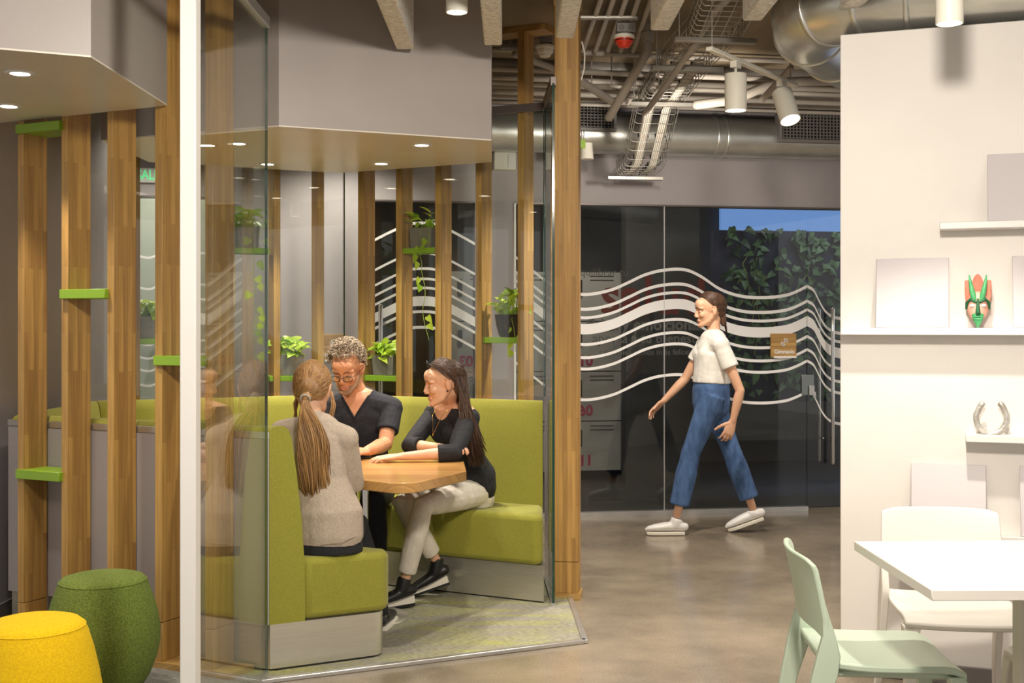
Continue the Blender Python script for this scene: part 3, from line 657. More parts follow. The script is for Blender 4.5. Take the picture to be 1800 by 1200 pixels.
# ------------------------------------------------------------------ poufs
def pouf(loc, label, prof, mat, sm):
    t = thing('pouf', label, 'pouf', loc, 0, 'felt poufs by the booth')
    MB().lathe(V(loc), prof, 56).build('cover', mat, t, True, angle=75)
    r, z = sm
    MB().loft([V(loc)+V((r*math.cos(2*PI*k/56), r*math.sin(2*PI*k/56), z)) for k in range(57)], [.0022]*57, 6, round_ends=False).build('seam', mat, t, True)
    MB().lathe(V(loc), [(.11, .0), (.115, .012), (.12, .013)], 40).build('foot_ring', M['black'], t, True, angle=40)
gpz = .43
pouf((-1.565, 4.57, .011), 'tall dark green felt pouf behind the yellow pouf', [(.12, .012), (.15, .03), (.175, .07), (.198, .13), (.211, .19), (.2115, .24), (.203, .3), (.185, .365), (.166, .418), (.16, .432), (.15, .443), (.125, .45), (.07, .456), (.001, .458)], M['felt_green'], (.1605, .431))
pouf((-1.6, 4.0, .011), 'low bright yellow felt pouf in front of the green pouf', [(.2, .012), (.222, .04), (.226, .09), (.221, .16), (.208, .24), (.191, .315), (.173, .375), (.161, .402), (.146, .415), (.12, .422), (.06, .428), (.001, .43)], M['felt_yellow'], (.1635, .398))
# ------------------------------------------------------------------ white table and chairs
wt = thing('dining_table', 'white square cafe table with metal legs beside the mint chair', 'table', (1.55, 3.4, 0), 0)
TWm = 1.0
MB().prism([(1.075, 3.06), (1.8, 3.065), (1.8, 3.78), (1.072, 3.745)], .712, .74).build('tabletop', M['white_plastic'], wt, bevel=.002, seg=1)
for x, y in ((1.47, 3.36), (1.47, 3.4)): pass
MB().box((1.45, 3.38, .355), (.042, .07, .712)).build('pedestal', M['beige_plastic'], wt, bevel=.004, seg=2)
MB().box((1.45, 3.38, .008), (.2, .24, .014)).build('floor_plate', M['beige_plastic'], wt, bevel=.004, seg=2)
def chair(loc, rz, mat, label, s=1.0, W_=.44):
    t = thing('cafe_chair', label, 'chair', loc, rz, 'plastic cafe chairs')
    hw = W_/2
    # seat: dished slab with rounded front
    q = MB(); n = 12; rows = []
    for k in range(n+1):
        y = -.19+.40*k/n; fr = []
        zc = .437+.012*(y/.2)**2*(1 if y < 0 else .2)-(.02*max(0, (y-.15)/.06)**2)
        wv = hw-.012-.02*max(0, (-y-.08)/.11)
        for j in range(9):
            u = -1+2*j/8; fr.append((u*wv, y, zc+.006*u*u))
        rows.append(fr)
    top = [p for r_ in rows for p in r_]; m = 9; bot = [(x, y, z-.022) for x, y, z in top]; N_ = len(top)
    fs = []
    for k in range(n):
        for j in range(8):
            a = k*m+j; fs.append((a, a+1, a+m+1, a+m)); fs.append((N_+a, N_+a+m, N_+a+m+1, N_+a+1))
    rim = [j for j in range(m)]+[k*m+8 for k in range(1, n+1)]+[n*m+j for j in range(7, -1, -1)]+[k*m for k in range(n-1, 0, -1)]
    for a, b_ in zip(rim, rim[1:]+rim[:1]): fs.append((a, N_+a, N_+b_, b_))
    q.add(top+bot, fs); q.build('seat', mat, t, bevel=.006, seg=2, local=True)
    # curved backrest panel
    q = MB(); rows = []
    ups = [(-.174, .53), (-.182, .585), (-.194, .65), (-.208, .715), (-.217, .745)]
    for y, z in ups:
        fr = []
        for j in range(13):
            u = -1+2*j/12; e = 1-abs(u)**6*.0
            zz = z-(.014*abs(u)**7 if z > .74 else 0)+(-.03*abs(u)**6+.0 if z < .54 else 0)
            fr.append((u*(hw-.001-.012*(z-.53)/.22), y-.035*(1-u*u), zz))
        rows.append(fr)
    m = 13; fr_ = [p for r_ in rows for p in r_]; N_ = len(fr_); bk_ = [(x, y-.016, z) for x, y, z in fr_]; fs = []
    for k in range(len(rows)-1):
        for j in range(m-1):
            a = k*m+j; fs.append((a, a+1, a+m+1, a+m)); fs.append((N_+a, N_+a+m, N_+a+m+1, N_+a+1))
    n = len(rows)-1
    rim = [j for j in range(m)]+[k*m+m-1 for k in range(1, n+1)]+[n*m+j for j in range(m-2, -1, -1)]+[k*m for k in range(n-1, 0, -1)]
    for a, b_ in zip(rim, rim[1:]+rim[:1]): fs.append((a, N_+a, N_+b_, b_))
    q.add(fr_+bk_, fs); q.build('backrest', mat, t, bevel=.005, seg=2, local=True)
    for sx in (-1, 1):
        x = sx*(hw-.014); q = MB()     # rear upright: boomerang running from foot to panel top
        path = [(-.285, 0, .017, .011), (-.255, .15, .021, .012), (-.222, .30, .027, .013), (-.192, .415, .036, .014), (-.181, .47, .033, .013), (-.180, .53, .018, .0125), (-.1885, .58, .010, .008), (-.2, .64, .005, .005)]
        q.rings([[V((x+sx*(.012 if z < .2 else 0)*(1-z/.2)+a*hx, y+b_*hy, z)) for a, b_ in ((-1, -1), (1, -1), (1, 1), (-1, 1))] for y, z, hy, hx in path])
        q.build('rear_leg', mat, t, bevel=.004, seg=2, local=True)
        q = MB(); path = [(.225, 0, .015, .013), (.212, .15, .018, .016), (.198, .30, .022, .02), (.19, .37, .024, .024), (.186, .402, .024, .028), (.18, .414, .022, .03)]
        q.rings([[V((sx*(hw-.022-(hx-.013)*.8)+a*hx, y+b_*hy, z)) for a, b_ in ((-1, -1), (1, -1), (1, 1), (-1, 1))] for y, z, hy, hx in path])
        q.build('front_leg', mat, t, bevel=.005, seg=2, local=True)
        q = MB(); q.loft([(sx*(hw-.05), -.17, .412), (sx*(hw-.05), .18, .408)], [.011, .011], 6); q.build('side_rail', mat, t, True, local=True)
    return t
chair((1.10, 3.62, 0), -PI/2-.06, M['mint'], 'pale mint plastic cafe chair facing the end of the white table')
chair((1.545, 4.17, 0), PI-.12, M['white_plastic'], 'white plastic cafe chair between the white table and the wall')
chair((1.715, 3.455, 0), PI/2, M['beige_plastic'], 'stone coloured cafe chair opposite the mint chair, cut by the frame')
# ------------------------------------------------------------------ ceiling: baffles, lamps, ducts, pipes, tray
ends = [(712, 87), (867, 80), (993, 68), (1160, 54), (1322, 37), (1492, 17)]
for k, (px, py) in enumerate(ends):
    d = (2.70-EYE)*FPX/(HOR-py); x = (px-900)/FPX*d; y0 = d
    q = MB().box((x, (y0+1.5)/2, 2.8965), (.082, y0-1.5, .393))
    tag(q.build('felt_baffle', M['felt'], bevel=.008, seg=2), 'speckled white felt ceiling baffle, %s from the booth soffit' % ordn[k], 'ceiling baffle', 'felt ceiling baffles')
def cyl_lamp(px, py, d, label, energy, r=.045, h=.2, spot=1.5, tgt=None):
    c = W(px, py, d); t = thing('cylinder_downlight', label, 'ceiling light', (c.x, c.y, c.z), 0, 'white cylinder downlights')
    MB().lathe(c, [(r*.86, .012), (r*.9, 0), (r, 0), (r, h), (.001, h)], 40).build('housing', M['cream'], t, True, angle=40)
    MB().lathe(c, [(.001, .006), (r*.88, .006), (r*.88, .008), (.001, .008)], 32).build('lens', M['lamp'], t)
    MB().loft([c+V((0, 0, h)), (c.x, c.y, CEIL)], [.006, .006], 8).build('stem', M['cream'], t)
    light('SPOT', c-V((0, 0, .012)), energy, tgt or (c.x, c.y, 0), spot, .04)
    return t
WARM = (1.0, .91, .79)
def light(kind, loc, energy, tgt=None, ang=1.2, size=.05, color=WARM, blend=.6, sy=None):
    l = bpy.data.lights.new('lamp_or_fill_light', kind); l.energy = energy; l.color = color
    if kind == 'SPOT': l.spot_size = ang; l.spot_blend = blend; l.shadow_soft_size = size
    elif kind == 'AREA':
        l.shape = 'RECTANGLE' if sy else 'DISK'; l.size = size
        if sy: l.size_y = sy
    else: l.shadow_soft_size = size
    o = bpy.data.objects.new('lamp_or_fill_light', l); o.location = loc; col.objects.link(o)
    if tgt is not None: o.rotation_euler = (V(tgt)-V(loc)).to_track_quat('-Z', 'Y').to_euler()
    return o
cyl_lamp(803, 22, 4.9, 'white cylinder downlight between the first two felt baffles', 90)
cyl_lamp(1669, 42, 4.0, 'white cylinder downlight above the white table', 108, spot=1.7)
# recessed downlights
def recessed(px, py, zs, label, energy, ang=1.5):
    d = (zs-EYE)*FPX/(HOR-py); c = W(px, py, d); t = thing('recessed_downlight', label, 'ceiling light', c, 0, 'recessed soffit downlights')
    MB().lathe(c, [(.034, .0), (.034, -.004), (.05, -.006), (.052, -.001), (.052, .0)], 36, caps=False).build('trim_ring', M['white'], t, True, angle=40)
    MB().lathe(c, [(.001, -.0035), (.035, -.0035), (.035, -.001), (.001, -.001)], 28).build('lens', M['lamp'], t)
    light('SPOT', c-V((0, 0, .012)), energy, (c.x, c.y, 0), ang, .035)
Z0 = SOF-.006
recessed(670, 287, Z0, 'recessed downlight in the booth soffit, above the man', 105)
recessed(470, 288, Z0, 'recessed downlight in the booth soffit, seen at the edge of the glass screen', 105)
recessed(15, 186, Z0, 'recessed downlight in the low soffit over the poufs', 55)
for x, y, l_ in ((-.45, 5.95, 'recessed downlight in the booth soffit, towards the open corner'), (-1.35, 5.9, 'recessed downlight in the booth soffit, towards the side wall')):
    dd = y; recessed(900+x/dd*FPX, HOR-(Z0-EYE)/dd*FPX, Z0, l_, 75)
recessed(900-1.75/4.25*FPX, HOR-(Z0-EYE)/4.25*FPX, Z0, 'recessed downlight in the low soffit, in front of the front posts', 55)
# track with two spot heads
ta, tb_ = V((.90, 5.46, 2.68)), V((1.494, 6.3, 2.68))
tr = thing('lighting_track', 'short white lighting track hung under the corridor ceiling', 'track', (ta+tb_)/2, 0)
dv = (tb_-ta); q = MB().box((ta+tb_)/2, (dv.length, .034, .02), math.atan2(dv.y, dv.x)); q.build('rail', M['cream'], tr, bevel=.003, seg=1)
for t_ in (.03, .93): MB().loft([ta+dv*t_, (ta+dv*t_)*1+V((0, 0, CEIL-2.68))], [.0022, .0022], 6).build('suspension_wire', M['wire'], tr)
def head(t_, ctr_px, label, down, energy):
    p = ta+dv*t_; t = thing('track_spotlight', label, 'spotlight', p-V((0, 0, .02)), 0, 'track spotlights')
    MB().box(p-V((0, 0, .024)), (.06, .034, .034), math.atan2(dv.y, dv.x)).build('adapter', M['cream'], t, bevel=.003, seg=1)
    a = p-V((0, 0, .04)); piv = a-V((0, 0, .022)); MB().loft([a, piv], [.007, .007], 8).build('stem', M['cream'], t)
    dn = V(down).normalized(); z = -dn; x = z.orthogonal().normalized(); y = z.cross(x); Mx = Matrix((x, y, z)).transposed()
    c = piv+dn*.15; r = .052
    MB().lathe(c, [(r*.9, -.02), (r*.93, -.03), (r, -.03), (r, .14), (r*.97, .145), (.001, .146)], 40, M=Mx).build('housing', M['cream'], t, True, angle=40)
    MB().lathe(c, [(.001, -.022), (r*.9, -.022), (r*.9, -.02), (.001, -.02)], 32, M=Mx).build('lens', M['lamp'], t)
    light('SPOT', c+dn*.045, energy, c+dn*2, 1.3, .04)
head(.28, 0, 'white track spotlight pointing straight down', (0, 0, -1), 70)
head(.82, 0, 'white track spotlight tilted towards the booth', (.16, -.42, -.9), 90)
# ducts
dc = thing('spiral_duct', 'round galvanised duct running along the top of the rear corridor wall', 'duct', BP(0, 2.8, .22), TB)
s0_, s1_ = bs(700), bs(1760)
q = MB(); q.loft([BP(s0_, 2.795, .2), BP(s1_, 2.795, .2)], [.143, .143], 40, round_ends=False); q.build('duct_run', M['duct'], dc, True, angle=50)
for px in (1005, 1245, 1262):
    q = MB(); s = bs(px)*(8.6/8.9); q.lathe(BP(s, 2.795, .2), [(.144, -.012), (.149, -.008), (.149, .008), (.144, .012)], 40, M=Matrix((UB.cross(V((0, 0, 1))), V((0, 0, 1)), UB)).transposed()); q.build('collar', M['duct'], dc, True)
def grille(p0, p1, y0, y1, label):
    k = 8.55/8.9; s_a, s_b = bs(p0)*k+.02, bs(p1)*k+.02; zc = lambda y: EYE-(y-HOR)/FPX*8.45
    z1, z0 = zc(y0), zc(y1); t = thing('air_grille', label, 'vent', BP((s_a+s_b)/2, z0, .38), TB, 'air grilles on the corridor duct'); f = .022
    q = MB(); bbox(q, s_a, s_b, z1-f, z1, .3, .39); bbox(q, s_a, s_b, z0, z0+f, .3, .39); bbox(q, s_a, s_a+f, z0+f, z1-f, .3, .39); bbox(q, s_b-f, s_b, z0+f, z1-f, .3, .39); q.build('frame', M['grille'], t, bevel=.002, seg=1)
    q = MB(); bbox(q, s_a+f, s_b-f, z0+f, z1-f, .3, .345); q.build('backing', M['grille_dark'], t)
    q = MB(); n = 8
    for i in range(n): z = z0+f+(z1-z0-2*f)*(i+.5)/n; bbox(q, s_a+f, s_b-f, z-.0035, z+.0035, .35, .375)
    m = int((s_b-s_a)/.028)
    for i in range(m): s = s_a+f+(s_b-s_a-2*f)*(i+.5)/m; bbox(q, s-.0022, s+.0022, z0+f, z1-f, .362, .384)
    q.build('louvre_grid', M['grille'], t)
grille(985, 1057, 178, 230, 'square air grille half hidden by the broad corner post'); grille(1343, 1476, 184, 240, 'long air grille on the corridor duct behind the tilted spotlight')
dd = thing('elbow_duct', 'fat galvanised elbow duct passing over the top of the white wall', 'duct', (1.35, 5.1, 2.84), 0)
pth = [V(p) for p in ((3.4, 4.11, 2.775), (2.3, 4.62, 2.775), (1.62, 4.88, 2.775), (1.47, 4.97, 2.775), (1.35, 5.09, 2.775), (1.31, 5.27, 2.775), (1.37, 5.48, 2.775), (1.58, 5.84, 2.775), (2.4, 7.1, 2.78))]
q = MB(); q.loft(pth, [.168]*9, 40, side=(0, 0, 1), round_ends=False); q.build('duct_run', M['duct'], dd, True, angle=60)
def collar(mb, p, d, r, w=.012):
    d = V(d).normalized(); x = d.orthogonal().normalized(); y = d.cross(x); mb.lathe(p, [(r, -w), (r+.006, -w*.6), (r+.006, w*.6), (r, w)], 40, M=Matrix((x, y, d)).transposed())
for i, w in ((2, .012), (3, .012), (4, .01), (6, .012), (7, .014)):
    q = MB(); collar(q, pth[i], pth[i+1]-pth[i-1], .169, w); q.build('seam_band', M['duct'], dd, True)
# pipes and conduits
def pipe(pts, r, label, mat='pipe', group=None, name='pipe', cat='pipe'):
    o = MB().loft(pts, [r]*len(pts), 12).build(name, M[mat], None, True, angle=60); return tag(o, label, cat, group)
def run(y, r, d0, label, x0=866, x1=1700, mat='pipe', name='pipe', sl=0.0):
    z = EYE-(y-HOR)/FPX*d0; off = .0
    def at(px): a = (px-900)/FPX; d = (d0-.0)/(1-.176*a)*(1-.0); return V((a*d, d, z))
    return pipe([at(x0), at(x1)], r, label, mat, 'pipes across the corridor ceiling', name)
run(112, .055, 7.6, 'thick grey pipe running across the corridor under the concrete ceiling', mat='dark_pipe')
run(88, .016, 7.15, 'thin grey conduit across the corridor above the thick pipe')
run(138, .022, 7.9, 'grey pipe across the corridor just below the thick pipe')
run(152, .03, 8.0, 'grey pipe across the corridor, lower of the close pair')
run(170, .02, 8.2, 'lowest grey pipe across the corridor, above the galvanised duct')
b = MB(); bbox(b, bs(600), bs(1700), 3.02, CEIL-.002, .02, .45); struct(b.build('ceiling_beam', M['dark_pipe']))
run(122, .018, 7.2, 'slim grey pipe across the corridor in front of the thick pipe')
run(146, .014, 7.5, 'thin conduit across the corridor between the grey pipes')
run(162, .018, 7.9, 'slim grey pipe across the corridor above the lowest pipe')
run(180, .012, 8.0, 'thin conduit resting just above the galvanised duct')
pipe([W(1225, 184, 7.4), W(1290, 176, 7.4), W(1345, 152, 7.4), W(1400, 143, 7.45), W(1500, 142, 7.5)], .03, 'curved pale grey pipe sweeping up behind the track spotlights', name='pipe')
pipe([W(1390, 120, 6.9), W(1340, 175, 7.2)], .02, 'short slanting grey pipe behind the lighting track', name='pipe')
for i in range(5):
    x0 = 1037+i*22; a = W(x0+31, -30, 5.95-.0); e = W(x0-2+i*0, 80, 6.85)
    a.z = e.z = 3.05; a = V(((x0+33-900)/FPX*5.6, 5.6, 3.05)); e = V(((x0-8-900)/FPX*6.95, 6.95, 3.05))
    pipe([a, e, e+V((-.01, .04, -.03))], .014, 'slim grey conduit of the parallel bundle on the concrete, %s from the corner post' % ordn[i], group='parallel conduits', name='conduit', cat='conduit')
stp = MB().box(W(1064, 47, 6.3)*1, (.34, .04, .012)); 
o = stp.build('conduit_clamp', M['wire']); tag(o, 'metal clamp strap holding the bundle of parallel conduits', 'clamp'); o.location.z += 3.035-W(1064, 47, 6.3).z
pipe([W(1138, 66, 6.6), W(1137, 92, 6.6), W(1128, 108, 6.6), W(1071, 206, 6.95)], .026, 'slanting pale grey pipe stub dropping from the ceiling past the felt baffle', name='pipe_stub')
pipe([W(1010, 135, 7.0), W(1075, 178, 7.3), W(1108, 178, 7.5)], .025, 'bent grey pipe behind the slanting stub', name='pipe_stub')
pipe([W(905, 95, 6.95), W(968, 118, 7.2), W(1000, 150, 7.4)], .02, 'bent grey pipe between the two tall corner posts', name='pipe_stub')
cf = MB(); p_ = W(1138, 64, 6.6); cf.lathe(p_, [(.034, -.03), (.036, -.02), (.036, .02), (.03, .026), (.03, .06), (.001, .062)], 24); tag(cf.build('pipe_collar', M['pipe'], None, True, angle=40), 'grey collar on top of the slanting pipe stub', 'collar')
for i, px in enumerate((1040, 1075, 1117, 1158, 1390)):
    p0 = W(px, 150, 7.3); o = MB().loft([p0, (p0.x, p0.y, CEIL)], [.0045, .0045], 6).build('hanger_rod', M['pipe']); tag(o, 'thin threaded hanger rod under the corridor ceiling, %s from the corner post' % ordn[i], 'rod', 'hanger rods')
pipe([W(1023, 74, 6.2), W(1028, 95, 6.2), W(1027, 120, 6.2), W(1022, 140, 6.2)], .004, 'thin white cable looping down beside the broad corner post', 'cable', None, 'loose_cable', 'cable')
# junction boxes, smoke detectors, wall box
def jbox(px, py, d, dims, label, rz=0):
    c = W(px, py, d); t = thing('junction_box', label, 'junction box', c, rz, 'ceiling junction boxes'); MB().box((0, 0, 0), dims).build('case', M['grille'], t, bevel=.004, seg=2, local=True)
    q = MB(); Mx = Matrix.Rotation(PI/2, 3, 'X')
    for sx in (-.25, .25): q.lathe((dims[0]*sx, -dims[1]/2-.001, 0), [(.001, -.002), (dims[0]*.16, -.002), (dims[0]*.16, .002), (.001, .002)], 20, M=Mx)
    q.build('knockouts', M['dark_pipe'], t, local=True)
jbox(897, 75, 6.95, (.11, .05, .07), 'grey junction box tucked beside the rear post'); jbox(960, 64, 7.0, (.07, .05, .08), 'small grey junction box between the corner posts'); jbox(1100, 50, 6.4, (.1, .06, .05), 'grey junction box above the red smoke detector')
def detector(px, py, d, label, redm):
    c = W(px, py, d); t = thing('smoke_detector', label, 'smoke detector', c, 0)
    MB().lathe(c, [(.001, .03), (.045, .03), (.056, .022), (.056, .01), (.05, .004), (.001, .004)], 36).build('base_ring', M['cream'], t, True, angle=40)
    MB().lathe(c, [(.05, .005), (.049, -.01), (.042, -.022), (.036, -.024), (.034, -.034), (.025, -.042), (.001, -.043)], 36).build('sounder_dome', M[redm], t, True, angle=40)
    if redm == 'red': MB().lathe(c, [(.0505, -.004), (.0505, -.008)], 36).build('slot_ring', M['black'], t)
detector(1097, 70, 6.4, 'red and white smoke alarm sounder below the concrete ceiling', 'red'); detector(958, 88, 7.0, 'plain white smoke detector between the corner posts', 'cream')
q = MB(); sA, sB = bs(866), bs(904); bbox(q, sA, sB, bz(885, 300), bz(885, 269), 0, .07); lt = thing('emergency_light', 'white wall-mounted emergency light box above the rear glazing', 'emergency light', BP(sA, bz(885, 300), .0), TB)
q.build('case', M['cream'], lt, bevel=.006, seg=2); q = MB(); bbox(q, bs(890), bs(902), bz(885, 296), bz(885, 273), .07, .074); q.build('lens_window', M['white'], lt, bevel=.002, seg=1)
c = W(1031, 280, 8.2); wl = thing('cone_lamp', 'white cone shade peeking out beside the broad corner post', 'lamp', c, 0)
MB().lathe(c, [(.05, 0), (.049, .002), (.04, .11), (.001, .112)], 36).build('shade', M['cream'], wl, True, angle=40); MB().box(c+V((-.05, 0, .1)), (.08, .1, .06)).build('bracket', M['shelf_green'], wl, bevel=.003)
# cable tray
tray = thing('cable_tray', 'zinc wire mesh cable tray stepping down towards the rear wall', 'cable tray', (1.0, 7, 2.78), 0)
TP = [V(p) for p in ((.965, 5.09, 2.86), (1.02, 6.0, 2.86), (.965, 6.5, 2.84), (.95, 7.55, 2.82), (.93, 7.62, 2.79), (.90, 8.05, 2.50), (.885, 8.10, 2.475), (.87, 8.45, 2.47))]
side = V((1, .12, 0)).normalized(); hwid = .135; wr = .0026; q = MB()
def frame_at(t_): 
    k = min(int(t_), len(TP)-2); f = t_-k; p = TP[k].lerp(TP[k+1], f); d = (TP[k+1]-TP[k]).normalized(); up = side.cross(d)*1; 
    if up.z < 0: up = -up
    return p, up.normalized()
def fr(k):
    d = (TP[min(k+1, len(TP)-1)]-TP[max(k-1, 0)]).normalized(); up = side.cross(d); up = up if up.z > 0 else -up; return TP[k], up.normalized()
for x, h in [(-hwid, .1), (-hwid, .05), (-hwid, .0), (-hwid*.6, 0), (-hwid*.2, 0), (hwid*.2, 0), (hwid*.6, 0), (hwid, 0), (hwid, .05), (hwid, .1)]:
    q.loft([fr(k)[0]+side*x+fr(k)[1]*h for k in range(len(TP))], [wr]*len(TP), 5)
for k in range(len(TP)-1):
    ln = (TP[k+1]-TP[k]).length; n = max(1, int(ln/.085))
    for i in range(n):
        p = TP[k].lerp(TP[k+1], (i+.5)/n); up = fr(k)[1].lerp(fr(k+1)[1], (i+.5)/n).normalized()
        q.loft([p-side*hwid+up*.1, p-side*hwid+up*.02, p-side*(hwid-.02), p+side*(hwid-.02), p+side*hwid+up*.02, p+side*hwid+up*.1], [wr]*6, 5, round_ends=False)
q.build('wire_mesh', M['wire'], tray, True)
for j, x in enumerate((-.055, .06)):
    q = MB(); tl = []
    for m in range(5):
        for n in range(2): q.loft([fr(k)[0]+side*(x+(m-2)*.012)+fr(k)[1]*(.012+n*.011) for k in range(1 if j == 0 else 2, len(TP))], [.0058]*(len(TP)-(1 if j == 0 else 2)), 5)
    cbo = q.build('cable_bundle', M['cable'], tray, True)
    for k in range(2, len(TP)-1):
        for f in (.1, .5, .9) if (TP[k+1]-TP[k]).length > .3 else (.5,): 
            p = TP[k].lerp(TP[k+1], f); up = fr(k)[1]; MB().loft([p+side*(x-.033)+up*.006, p+side*(x-.033)+up*.03, p+side*(x+.033)+up*.03, p+side*(x+.033)+up*.006], [.006]*4, 5).build('cable_tie', M['black'], cbo, True)
for k, (p, w) in enumerate(((V((1.02, 6.0, 2.845)), .42), (V((.962, 6.55, 2.82)), .40), (V((.945, 7.5, 2.80)), .42), (V((.87, 8.44, 2.452)), .40))):
    MB().box(p, (w, .04, .026), .12).build('support_bar', M['wire'], tray, bevel=.003, seg=1)
    for sx in (-1, 1):
        pr_ = p+V((sx*(w/2-.03), 0, 0)); 
        if k < 3 and sx < 0: MB().loft([pr_, (pr_.x, pr_.y, CEIL)], [.004, .004], 6).build('hanger', M['wire'], tray)
pipe([W(1290, -10, 5.6), W(1262, 14, 5.7), W(1225, 72, 6.05), W(1178, 140, 6.4), W(1133, 200, 7.3)], .017, 'grey conduit strapped along the side of the wire cable tray', name='conduit', cat='conduit')
# ------------------------------------------------------------------ signs on the rear wall
def sign(px0, px1, py0, py1, label, word, off, icon):
    s0, s1 = bs(px0), bs(px1); z1, z0 = bz((px0+px1)/2, py0), bz((px0+px1)/2, py1); t = thing('wall_sign', label, 'sign', BP((s0+s1)/2, z0, off), TB, 'wooden room signs')
    q = MB(); bbox(q, s0, s1, z0, z1, off, off+.022); q.build('board', M['plank'], t, bevel=.002, seg=1)
    q = MB(); bbox(q, s0+.02, s1, z0-.004, z0+.01, off+.002, off+.026); q.build('white_edge', M['vinyl'], t)  # plain white strip along the lower edge of the board
    h = z1-z0; text(word, h*.235, BM((s0+s1)/2+.004, z0+h*.24, off+.0235), M['vinyl'], 'lettering', t, .0015, .0009)
    q = MB(); cx, cz = (s0+s1)/2+.004, z0+h*.64; r = .0026
    def seg(x0, y0, x1, y1): q.loft([BP(cx+x0*h, cz+y0*h, off+.0245), BP(cx+x1*h, cz+y1*h, off+.0245)], [r, r], 6)
    def poly(pts): 
        for a, b_ in zip(pts, pts[1:]+pts[:1]): seg(*a, *b_)
    if icon == 'dumbbell':
        c, s = math.cos(.82), math.sin(.82); R_ = lambda x, y: (x*c-y*s, x*s+y*c)
        for sx in (-1, 1):
            poly([R_(sx*.06, -.09), R_(sx*.11, -.09), R_(sx*.11, .09), R_(sx*.06, .09)]); poly([R_(sx*.11, -.055), R_(sx*.16, -.055), R_(sx*.16, .055), R_(sx*.11, .055)])
        seg(*R_(-.06, 0), *R_(.06, 0))
    else:
        poly([(-.11, .14), (.11, .14), (.11, .07), (-.11, .07)]); seg(-.15, .06, .15, .06); seg(-.16, .06, -.16, -.09); seg(.16, .06, .16, -.09); poly([(-.11, -.01), (.11, -.01), (.13, -.16), (-.13, -.16)]); seg(-.06, -.06, .06, -.06); seg(-.06, -.11, .06, -.11); seg(-.16, -.09, -.13, -.09); seg(.16, -.09, .13, -.09)
    q.build('icon', M['vinyl'], t, True)
sign(1353, 1397, 586, 628, 'wooden square sign reading Gimnasio with a dumbbell on the rear glazing', 'Gimnasio', .008, 'dumbbell')
sign(566, 608, 587, 634, 'wooden square sign reading Impresión with a printer, behind the man', 'Impresión', .002, 'printer')
es = thing('exit_sign', 'glowing green SALIDA exit sign on the wall above the print room glazing', 'exit sign', BP(bs(283), bz(283, 309), .01), TB)
q = MB(); bbox(q, bs(236), bs(330), bz(283, 322), bz(283, 296), .004, .02); q.build('panel', M['white'], es, bevel=.003, seg=1)
text('SALIDA', 17/FPX*bd(283)/.70, BM(bs(241), bz(283, 309), .0225), M['exit'], 'lettering', es, .001, .0015, 'LEFT', .74)
# ------------------------------------------------------------------ people
M['skin'] = noisy('skin', (216, 170, 138), (206, 156, 124), 14, .5, .06, 180); M['skin_tan'] = noisy('tanned_skin', (208, 150, 112), (196, 134, 98), 14, .5, .06, 180)
M['lips'] = base('lips', (186, 122, 104), .45); M['brow'] = base('brow_hair', (92, 74, 58), .8)
M['tee_black'] = noisy('black_knit', (30, 30, 35), (22, 22, 26), 30, .85, .5, 26, bd=.012); M['navy'] = noisy('navy_tee', (34, 35, 44), (26, 27, 34), 30, .85, .5, 24, bd=.012)
M['sweater'] = noisy('heather_wool', (184, 169, 153), (168, 154, 138), 190, .95, .7, 30, (1, 1, .6), bd=.01); M['denim_black'] = noisy('black_denim', (34, 35, 40), (24, 25, 29), 200, .85, .4, 300)
M['denim'] = noisy('blue_denim', (74, 104, 148), (52, 78, 118), 26, .85, .4, 40, (1, 1, .4), bd=.01); M['denim_dark'] = noisy('dark_denim', (28, 30, 42), (20, 22, 32), 60, .85, .4, 200)
M['trouser'] = noisy('off_white_cotton', (222, 214, 200), (208, 200, 186), 18, .8, .5, 18, (1, 1, 1), bd=.014); M['tee_white'] = noisy('white_tee', (228, 224, 216), (216, 212, 204), 20, .85, .5, 18, bd=.012)
M['hair_blond'] = island('dark_blond_hair', (176, 134, 82), (116, 82, 48), .45); M['hair_grey'] = island('grey_curly_hair', (176, 158, 134), (104, 88, 70), .7)
M['hair_brown'] = island('brown_hair', (84, 56, 38), (44, 29, 21), .4); M['hair_dark'] = island('dark_hair', (88, 58, 38), (48, 32, 24), .5)
M['stubble'] = noisy('grey_stubble', (168, 132, 104), (136, 106, 82), 240, .8); M['sole'] = base('white_sole', (226, 220, 206), .5); M['eyew'] = base('eye_white', (222, 216, 208), .3)
M['gold'] = base('gold', (210, 168, 90), .25, 1.0)

def remesh(mb, name, mat, parent, vox, smooth=3, fac=.5, fn=None, hd=None):
    me = bpy.data.meshes.new(name); me.from_pydata([tuple(p) for p in mb.v], [], mb.f)
    bm = bmesh.new(); bm.from_mesh(me); bmesh.ops.recalc_face_normals(bm, faces=bm.faces); bm.to_mesh(me); bm.free()
    o = bpy.data.objects.new(name, me); col.objects.link(o)
    r = o.modifiers.new('r', 'REMESH'); r.mode = 'VOXEL'; r.voxel_size = vox
    if smooth: s = o.modifiers.new('s', 'SMOOTH'); s.factor = fac; s.iterations = smooth
    bpy.context.view_layer.update()
    m2 = bpy.data.meshes.new_from_object(o.evaluated_get(bpy.context.evaluated_depsgraph_get()))
    o.modifiers.clear(); old = o.data; o.data = m2; bpy.data.meshes.remove(old); m2.name = name
    m2.materials.clear()
    for m in (mat if isinstance(mat, list) else [mat]): m2.materials.append(m)
    for p in m2.polygons: p.use_smooth = True
    if fn:
        for p in m2.polygons: p.material_index = fn(p.center)
    if parent is not None:
        m2.transform(wmat(parent).inverted()); o.parent = parent
    if hd: hd.refine(o); hd.body = o
    return o
